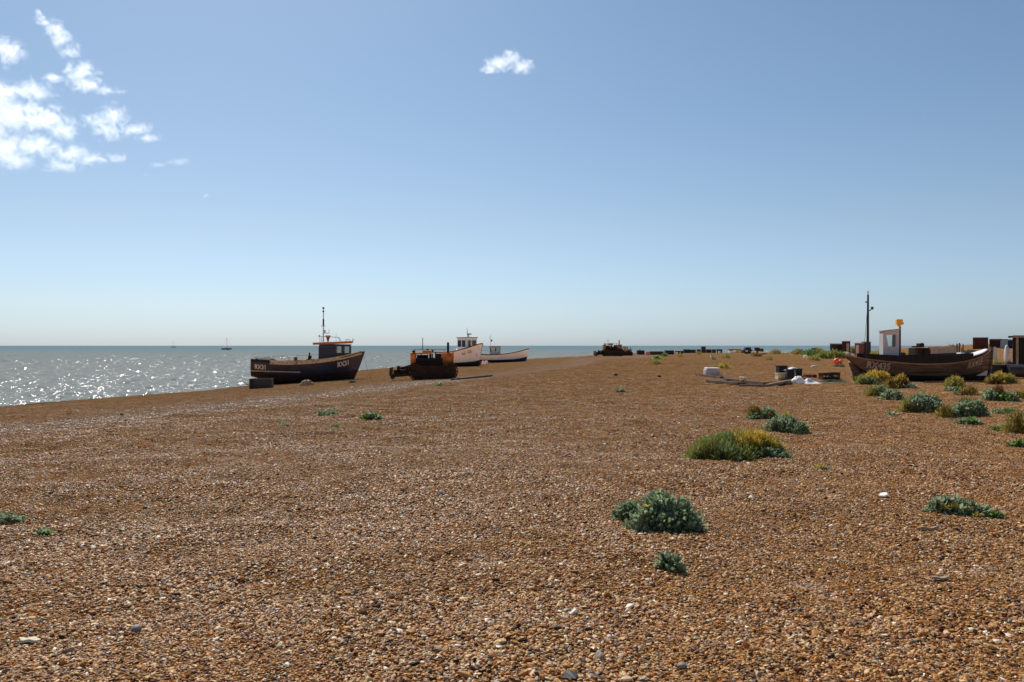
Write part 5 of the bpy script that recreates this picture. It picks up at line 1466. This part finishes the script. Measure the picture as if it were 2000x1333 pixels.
plant(1311, 1114, 40, 30, [(-.35, .55, .6, 1.0, K, KALE, None), (.45, -.15, .62, .9, K, KALE, None), (-.6, .6, .3, .7, K, FRESH, None)],
      'little sea kale seedling standing alone below the big rounded one', 'sea kale', 'sea kale clumps', 'sea_kale')
plant(1440, 894, 182, 47, [(-.55, .1, .44, .85, FE, GREEN, (OLIVE, .45)), (-.22, .2, .42, .98, FE, GREEN, (KALE, .3)), (.12, .25, .44, 1.0, FE, GREEN, (YELLOW, .55)), (.45, .18, .42, .98, FE, OLIVE, (YELLOW, .85)), (.70, .1, .32, .68, FE, GREEN, (YELLOW, .5)),
      (-.78, -.05, .25, .55, FE, GREEN, (OLIVE, .6)), (-.30, -.12, .36, .62, FE, GREEN, (KALE, .4)), (.10, -.12, .34, .55, FE, GREEN, (OLIVE, .3)), (.62, -.12, .34, .38, K, KALE, None), (-.15, -.05, .4, .5, K, KALE, None)],
      'wide feathery green bush turning golden yellow on its right half', 'bush', None, 'feathery_bush', dens=1.15)
plant(1538, 845, 80, 34, [(-.45, .1, .5, .85, K, KALE, None), (.05, .2, .55, 1.0, K, KALE, None), (.5, .05, .45, .7, K, KALE, (FRESH, .2)), (.1, -.2, .5, .6, K, KALE, None), (.1, .35, .4, 1.08, FE, OLIVE, (YELLOW, .5))],
      'dark green sea kale with orange tips at both ends, behind the wide feathery bush', 'sea kale', 'sea kale clumps', 'sea_kale', flowers=[(.92, -.05, .12, .12, 70, ORANGE), (-.85, -.05, .14, .10, 40, YELLOW), (.7, .0, .25, .06, 24, YELLOW)])
plant(1490, 817, 58, 24, [(-.5, .3, .45, 1.0, FE, OLIVE, (BROWN, .6)), (-.5, -.1, .4, .5, K, KALE, None), (.25, .1, .42, .8, K, KALE, None), (.6, .1, .3, .7, K, KALE, None)],
      'low plant with a brown tuft and one orange flower behind the feathery bush', 'plant', None, 'beach_plant', flowers=[(.32, -.3, .35, .14, 60, ORANGE)])
plant(1880, 1006, 122, 30, [(-.75, .15, .24, .9, K, KALE, None), (-.35, .3, .30, 1.0, K, KALE, None), (.05, .3, .30, .95, K, KALE, None), (.35, .15, .28, .8, K, KALE, None), (.62, -.05, .26, .6, K, KALE, None), (.86, -.3, .20, .4, K, FRESH, None), (-.1, .05, .25, .5, K, KALE, None)],
      'low sprawling sea kale with yellowing leaves at the right of the foreground', 'sea kale', 'sea kale clumps', 'sea_kale', dens=.75, flowers=[(-.66, -.1, .30, .10, 40, YELLOW), (-.28, .02, .42, .14, 60, YELLOW), (.2, -.05, .3, .10, 30, YELLOW), (.3, -.3, .08, .12, 40, OLIVE)])
plant(640, 811, 38, 9, [(-.5, 0, .5, 1, K, KALE, None), (.4, 0, .55, .8, K, KALE, None)], 'flat green plant on the open shingle, left of two', 'plant', 'small plants on the open shingle', dens=.8)
plant(726, 819, 42, 13, [(-.45, 0, .5, .8, K, FRESH, None), (.05, .1, .5, 1, K, KALE, None), (.55, 0, .4, .5, K, KALE, None)], 'taller green plant on the open shingle, right of two', 'plant', 'small plants on the open shingle')
plant(553, 829, 18, 4, [(0, 0, .9, 1, K, KALE, None)], 'tiny green sprig left of the flat green plant on the open shingle', 'plant', 'small plants on the open shingle', dens=.5)
plant(656, 834, 12, 5, [(0, 0, .9, 1, K, FRESH, None)], 'tiny bright green sprig below the flat green plant on the open shingle', 'plant', 'small plants on the open shingle', dens=.5)
plant(14, 1018, 62, 9, [(-.5, 0, .5, 1, K, KALE, None), (.1, .1, .5, .9, K, KALE, None), (.6, .2, .35, .6, K, KALE, None)], 'low dark green plant cut off by the left edge of the photo', 'plant', 'small plants on the open shingle', dens=.8)
plant(86, 1044, 26, 8, [(-.3, 0, .7, 1, K, KALE, None), (.5, .1, .5, .8, K, FRESH, None)], 'little green plant near the left edge of the photo, below the larger one', 'plant', 'small plants on the open shingle', dens=.6)
plant(1211, 766, 17, 6, [(-.4, 0, .5, 1, K, KALE, None), (.4, 0, .6, .7, K, KALE, None)], 'small dark green plant alone halfway to the white polystyrene box', 'plant', 'small plants on the open shingle', dens=.7)
plant(1603, 917, 22, 7, [(-.3, 0, .6, 1, FE, OLIVE, (YELLOW, .6)), (.4, 0, .5, .7, K, KALE, None)], 'tiny yellow green tuft right of the wide feathery bush', 'plant', 'small plants on the open shingle', dens=.6)
plant(857, 754, 14, 4, [(0, 0, .9, 1, K, KALE, None)], 'tiny green plant on the shingle in front of the orange bulldozer', 'plant', 'small plants on the open shingle', dens=.6)
BG = 'bushes beside the brown boat'
plant(1706, 750, 72, 25, [(-.6, 0, .4, .65, FE, GREEN, (OLIVE, .4)), (-.15, -.1, .4, .5, K, KALE, None), (.1, .2, .5, 1.0, FE, OLIVE, (YELLOW, .85)), (.55, .2, .42, .95, FE, OLIVE, (YELLOW, .9))], 'golden bush with dark green leaves at its left, under the stern of the brown boat', 'bush', BG, 'yellow_bush')
plant(1750, 759, 54, 26, [(-.3, 0, .6, .75, FE, OLIVE, (BROWN, .7)), (.35, .1, .55, 1.0, FE, BROWN, (YELLOW, .4))], 'brownish yellow bush just right of the golden one under the brown boat', 'bush', BG, 'yellow_bush')
plant(1715, 774, 50, 19, [(-.4, .1, .5, .9, FE, OLIVE, (GREEN, .5)), (.2, 0, .6, 1.0, K, KALE, None)], 'green clump in front of the golden bush, left of two', 'plant', BG, 'sea_kale')
plant(1742, 781, 44, 19, [(-.2, 0, .7, .9, K, KALE, None), (.45, .1, .5, 1.0, K, KALE, None)], 'blue green clump in front of the golden bush, right of two', 'sea kale', BG, 'sea_kale')
plant(1802, 803, 88, 34, [(-.65, .05, .35, .65, FE, OLIVE, (GREEN, .4)), (-.3, 0, .42, .75, K, KALE, None), (.05, .2, .5, 1.0, K, KALE, None), (.5, .25, .42, .9, K, KALE, None), (.4, -.1, .45, .6, K, KALE, None), (.62, .3, .3, .95, FE, OLIVE, (YELLOW, .5))],
      'largest blue green sea kale below the brown boat, yellowing at its left', 'sea kale', BG, 'sea_kale', flowers=[(.15, -.4, .1, .07, 20, YELLOW)])
plant(1852, 815, 42, 24, [(-.3, 0, .65, 1, FE, OLIVE, (BROWN, .6)), (.5, 0, .4, .6, K, KALE, None)], 'olive brown tuft between two blue green sea kales', 'bush', BG, 'olive_bush')
plant(1892, 814, 72, 32, [(-.4, 0, .5, .8, K, KALE, None), (.1, .1, .5, .95, K, KALE, None), (.55, .15, .42, 1.0, K, KALE, None), (.1, .5, .4, 1.1, FE, BROWN, (GREEN, .4))], 'spreading blue green sea kale right of the olive brown tuft', 'sea kale', BG, 'sea_kale')
plant(1892, 829, 54, 13, [(-.5, 0, .45, .8, K, KALE, None), (.1, 0, .5, 1, K, FRESH, None), (.6, .1, .4, .7, K, KALE, None)], 'low green clump below the spreading sea kale, lowest of the group', 'sea kale', BG, 'sea_kale', dens=.7)
plant(1866, 756, 38, 20, [(0, 0, .85, 1, FE, OLIVE, (YELLOW, .35)), (-.3, -.2, .6, .6, FE, GREEN, None)], 'round yellow green bush under the middle of the brown boat', 'bush', BG, 'yellow_bush')
plant(1862, 764, 32, 7, [(-.3, 0, .6, 1, K, KALE, None), (.4, .1, .5, .8, K, FRESH, None)], 'small green clump below the round yellow green bush', 'plant', BG, 'sea_kale', dens=.7)
plant(1890, 772, 42, 17, [(-.3, 0, .6, .8, FE, BROWN, (OLIVE, .5)), (.4, .1, .5, 1, FE, OLIVE, (BROWN, .6))], 'withered brown tuft below the round yellow green bush', 'bush', BG, 'brown_tuft', dens=.6)
plant(1872, 772, 18, 6, [(0, 0, .9, 1, K, KALE, None)], 'small blue green sprig left of the withered brown tuft', 'plant', BG, 'sea_kale', dens=.6)
plant(1954, 749, 58, 21, [(-.6, -.05, .38, .7, FE, BROWN, (OLIVE, .4)), (-.05, .1, .5, 1.0, FE, OLIVE, (YELLOW, .7)), (.55, .05, .45, .8, FE, GREEN, (YELLOW, .5))], 'yellow green bush with a reddish brown left side under the bow of the brown boat', 'bush', BG, 'yellow_bush')
plant(1955, 783, 60, 26, [(-.55, .2, .4, .8, K, KALE, None), (0, .3, .4, 1.1, FE, BROWN, (BROWN, .5)), (.1, -.1, .5, .6, K, FRESH, None), (.6, 0, .4, .7, K, KALE, None)], 'green clump with a brown centre right of the spreading sea kale', 'sea kale', BG, 'sea_kale')
plant(1938, 769, 30, 9, [(0, 0, .9, 1, K, KALE, None)], 'flat blue green clump behind the one with a brown centre', 'plant', BG, 'sea_kale', dens=.8)
plant(1990, 779, 34, 18, [(-.2, 0, .7, .7, FE, OLIVE, (BROWN, .5)), (.5, .1, .5, 1, FE, OLIVE, (YELLOW, .4))], 'yellowish tuft at the right edge, beside the clump with a brown centre', 'bush', BG, 'olive_bush', dens=.8)
plant(1992, 845, 52, 42, [(-.2, 0, .7, 1, FE, OLIVE, (BROWN, .35)), (.45, .1, .6, .9, FE, OLIVE, (BROWN, .3))], 'olive brown bush cut off by the right edge of the photo', 'bush', BG, 'olive_bush')
plant(1993, 874, 40, 13, [(-.3, 0, .6, 1, K, FRESH, None), (.4, 0, .6, .8, K, KALE, None)], 'bright green plant cut off by the right edge, below the olive brown bush', 'plant', BG, 'sea_kale')
plant(1972, 807, 26, 8, [(0, 0, .9, 1, K, FRESH, None)], 'small green sprig left of the olive brown bush, right of a pair', 'plant', BG, 'sea_kale', dens=.5)
plant(1948, 807, 22, 7, [(0, 0, .9, 1, K, KALE, None)], 'small green sprig left of the olive brown bush, left of a pair', 'plant', BG, 'sea_kale', dens=.5)
plant(1945, 840, 26, 7, [(0, 0, .9, 1, K, FRESH, None)], 'small bright green sprig below the pair of sprigs', 'plant', BG, 'sea_kale', dens=.5)
plant(1782, 758, 20, 6, [(0, 0, .9, 1, K, KALE, None)], 'small blue green sprig right of the brownish yellow bush', 'plant', BG, 'sea_kale', dens=.6)
plant(1740, 810, 16, 5, [(0, 0, .9, 1, K, KALE, None)], 'tiny green sprig on bare shingle left of the largest sea kale', 'plant', BG, 'sea_kale', dens=.5)
FB = 'bushes on the far beach'
for (px, py, w, h, lob, lb) in (
    (1413, 720, 26, 9, [(0, 0, .9, 1, FE, OLIVE, (YELLOW, .4))], 'yellow green tuft behind the white polystyrene box'),
    (1592, 696, 46, 14, [(-.4, 0, .55, .8, FE, FRESH, None), (.4, .1, .55, 1, FE, OLIVE, (GREEN, .5))], 'green bush in front of the long dark blue vehicle'),
    (1624, 701, 60, 15, [(-.5, 0, .5, .8, FE, GREEN, None), (.1, .1, .5, 1, FE, OLIVE, (GREEN, .5)), (.6, 0, .4, .8, FE, GREEN, None)], 'wide green bush behind the orange buoys'),
    (1590, 705, 24, 8, [(0, 0, .9, 1, FE, OLIVE, (GREEN, .5))], 'small olive bush left of the wide green one'),
    (1655, 691, 40, 12, [(-.4, 0, .55, .9, FE, OLIVE, (GREEN, .5)), (.4, .1, .55, 1, FE, GREEN, None)], 'green bush behind the stern of the brown boat'),
    (1560, 693, 26, 9, [(0, 0, .9, 1, FE, OLIVE, (BROWN, .5))], 'olive brown bush right of the row of logs'),
    (1516, 692, 22, 7, [(0, 0, .9, 1, FE, OLIVE, (BROWN, .4))], 'olive tuft in front of the row of logs'),
    (1478, 697, 20, 6, [(0, 0, .9, 1, FE, BROWN, (OLIVE, .5))], 'brown tuft below the far dinghies'),
    (1393, 703, 12, 4, [(0, 0, .9, 1, K, KALE, None)], 'dark green plant on the far beach below the dark table'),
    (1297, 697, 12, 5, [(0, 0, .9, 1, K, FRESH, None)], 'small green plant in front of the long low trough'),
    (1283, 702, 14, 4, [(0, 0, .9, 1, K, FRESH, None)], 'small green plant, lower of three below the trough'),
    (1281, 711, 20, 5, [(0, 0, .9, 1, FE, OLIVE, (GREEN, .5))], 'flat olive plant, lowest below the trough'),
    (1420, 700, 14, 5, [(0, 0, .9, 1, FE, GREEN, (OLIVE, .5))], 'small green tuft below the white dinghy'),
    (1502, 704, 12, 5, [(0, 0, .9, 1, FE, GREEN, (OLIVE, .5))], 'small green tuft below the rightmost far dinghy'),
    (1330, 697, 10, 4, [(0, 0, .9, 1, FE, OLIVE, None)], 'tiny olive tuft below the cream drum'),
    (1365, 693, 10, 4, [(0, 0, .9, 1, FE, OLIVE, (BROWN, .5))], 'tiny olive brown tuft below the tall dark bin')):
    plant(px, py, w, h, lob, lb, 'bush' if w > 24 else 'plant', FB, 'beach_bush' if w > 24 else 'beach_plant', dens=.8)
for (px, d, w, h, lob, lb) in (
    (1775, 95, 24, 9, [(0, 0, .9, 1, FE, OLIVE, (YELLOW, .4))], 'yellowish bush beyond the brown boat, right of the yellow lamp pole'),
    (1830, 105, 30, 9, [(0, 0, .9, 1, FE, OLIVE, (BROWN, .5))], 'olive bush on the skyline above the low grey wall, left of two'),
    (1862, 105, 34, 10, [(0, 0, .9, 1, FE, BROWN, (OLIVE, .5))], 'brown bush on the skyline above the low grey wall, right of two'),
    (1948, 62, 22, 11, [(0, 0, .9, 1, FE, OLIVE, (GREEN, .5))], 'olive bush between the brown boat and the white sack'),
    (1715, 90, 30, 10, [(0, 0, .9, 1, FE, OLIVE, (GREEN, .4))], 'olive green bush beyond the brown boat, left of its wheelhouse')):
    g = far(px, d); PYb = HY + (EYE - g.z) * F / d
    _o = at
    at = lambda a, b_, _g=g: _g.copy()
    plant(px, PYb, w, h, lob, lb, 'bush', FB, 'beach_bush', dens=.8)
    at = _o

# ------------------------------------------------------------------ clouds: real volumes of lit vapour, far out over the sea
CD = 2600.0
def cloud_mat(i, blobs, dens, edge, nscale):
    m = bpy.data.materials.new('cloud_vapour'); m.use_nodes = True
    nt = m.node_tree; n, l = nt.nodes, nt.links
    n.remove(n['Principled BSDF'])
    tc = n.new('ShaderNodeTexCoord')
    cur = None
    for (c, r) in blobs:
        s = n.new('ShaderNodeVectorMath'); s.operation = 'SUBTRACT'; l.new(tc.outputs['Object'], s.inputs[0]); s.inputs[1].default_value = c
        d = n.new('ShaderNodeVectorMath'); d.operation = 'DIVIDE'; l.new(s.outputs[0], d.inputs[0]); d.inputs[1].default_value = r
        q = n.new('ShaderNodeVectorMath'); q.operation = 'LENGTH'; l.new(d.outputs[0], q.inputs[0])
        if cur is None: cur = q.outputs['Value']
        else:
            k = n.new('ShaderNodeMath'); k.operation = 'SMOOTH_MIN'; k.inputs[2].default_value = .35
            l.new(cur, k.inputs[0]); l.new(q.outputs['Value'], k.inputs[1]); cur = k.outputs[0]
    nz = n.new('ShaderNodeTexNoise'); nz.inputs['Scale'].default_value = nscale; nz.inputs['Detail'].default_value = 7; nz.inputs['Roughness'].default_value = .62; nz.inputs['Distortion'].default_value = .8
    ad = n.new('ShaderNodeVectorMath'); ad.operation = 'ADD'; ad.inputs[1].default_value = (i * 91.0, i * 37.0, i * 53.0)
    l.new(tc.outputs['Object'], ad.inputs[0]); l.new(ad.outputs[0], nz.inputs['Vector'])
    f = n.new('ShaderNodeMath'); f.operation = 'MULTIPLY_ADD'; f.inputs[1].default_value = 4.4; l.new(nz.outputs['Fac'], f.inputs[0])   # 3.2*noise - length
    g = n.new('ShaderNodeMath'); g.operation = 'MULTIPLY'; g.inputs[1].default_value = -1.25; l.new(cur, g.inputs[0]); l.new(g.outputs[0], f.inputs[2])
    mr = n.new('ShaderNodeMapRange'); mr.interpolation_type = 'SMOOTHSTEP'; mr.inputs['From Min'].default_value = edge; mr.inputs['From Max'].default_value = edge + 1.7
    mr.inputs['To Max'].default_value = dens * 1.5
    l.new(f.outputs[0], mr.inputs['Value'])
    v = n.new('ShaderNodeVolumeScatter'); v.inputs['Color'].default_value = (.99, .99, .99, 1); v.inputs['Anisotropy'].default_value = 0.70
    l.new(mr.outputs[0], v.inputs['Density'])
    l.new(v.outputs[0], n['Material Output'].inputs['Volume'])
    return m

def cloud(i, px, py, blobs, label, dens=.02, edge=.85, nscale=.040, ext=1.5):
    s = CD / F
    e0 = Vector(((px - 1000) * s, CD, EYE + (HY - py) * s))
    bl = []
    b = MB()
    mean = sum(min(q[2], q[3]) for q in blobs) / len(blobs)
    for (x, y, rx_, ry_) in blobs:
        c = ((x - px) * s, rnd.uniform(-.3, .3) * mean * s, (py - y) * s); r = (rx_ * s, max(rx_, ry_) * .30 * s + ry_ * .35 * s, ry_ * s)
        bl.append((c, r)); b.ball(c, tuple(k * ext for k in r), 20, 12)
    tmp = b.build('cloud', MT['white'])
    md = tmp.modifiers.new('r', 'REMESH'); md.mode = 'VOXEL'; md.voxel_size = max(2.5, mean * s * .22)
    dg = bpy.context.evaluated_depsgraph_get(); me = bpy.data.meshes.new_from_object(tmp.evaluated_get(dg))
    bpy.data.objects.remove(tmp)
    me.materials.clear(); me.materials.append(cloud_mat(i, bl, dens, edge, nscale))
    o = bpy.data.objects.new('cloud', me); COL.objects.link(o); o.location = e0
    tag(o, label, 'cloud', 'white clouds over the sea')
    return o
cloud(1, 118, 70, [(88, 42, 18, 16), (103, 58, 20, 18), (120, 78, 26, 20), (136, 98, 22, 18), (75, 24, 6, 8)], 'long tilted white cloud highest at the upper left', dens=.020)
cloud(2, 8, 100, [(-10, 92, 34, 22), (22, 102, 26, 22), (14, 120, 20, 14)], 'small white cloud cut off by the left edge, upper of two', dens=.020)
cloud(3, 160, 155, [(105, 152, 36, 10), (160, 142, 34, 20), (168, 164, 34, 18), (205, 178, 26, 10), (235, 180, 16, 5)], 'ragged white cloud between the tilted cloud and the big cloud bank', dens=.020)
cloud(4, 60, 255, [(-10, 190, 60, 30), (60, 180, 46, 20), (20, 225, 60, 34), (90, 235, 50, 26), (120, 255, 30, 22), (0, 290, 50, 36), (30, 315, 40, 18), (70, 285, 44, 24), (-30, 250, 50, 60)], 'big broken white cloud bank at the left edge', dens=.020, edge=.80)
cloud(5, 235, 240, [(190, 240, 36, 14), (222, 228, 30, 24), (210, 256, 28, 20), (262, 255, 34, 14), (295, 270, 26, 9)], 'wedge shaped white cloud right of the big cloud bank', dens=.020)
cloud(6, 165, 315, [(140, 302, 40, 20), (120, 326, 36, 12), (180, 312, 34, 12), (232, 308, 26, 10)], 'flat white cloud at the lower right of the big cloud bank', dens=.020)
cloud(7, 335, 320, [(306, 322, 22, 6), (352, 316, 26, 7), (284, 340, 8, 6)], 'thin wispy cloud lowest and farthest right of the left hand clouds', dens=.012, edge=.95)
cloud(8, 993, 126, [(975, 124, 24, 13), (1000, 112, 16, 12), (1022, 130, 20, 12), (958, 136, 16, 8)], 'lone small white cloud high in the middle of the sky', dens=.022, edge=.42)
cloud(9, 404, 383, [(404, 383, 9, 5)], 'tiny scrap of cloud right of the wispy cloud', dens=.02, nscale=.06)
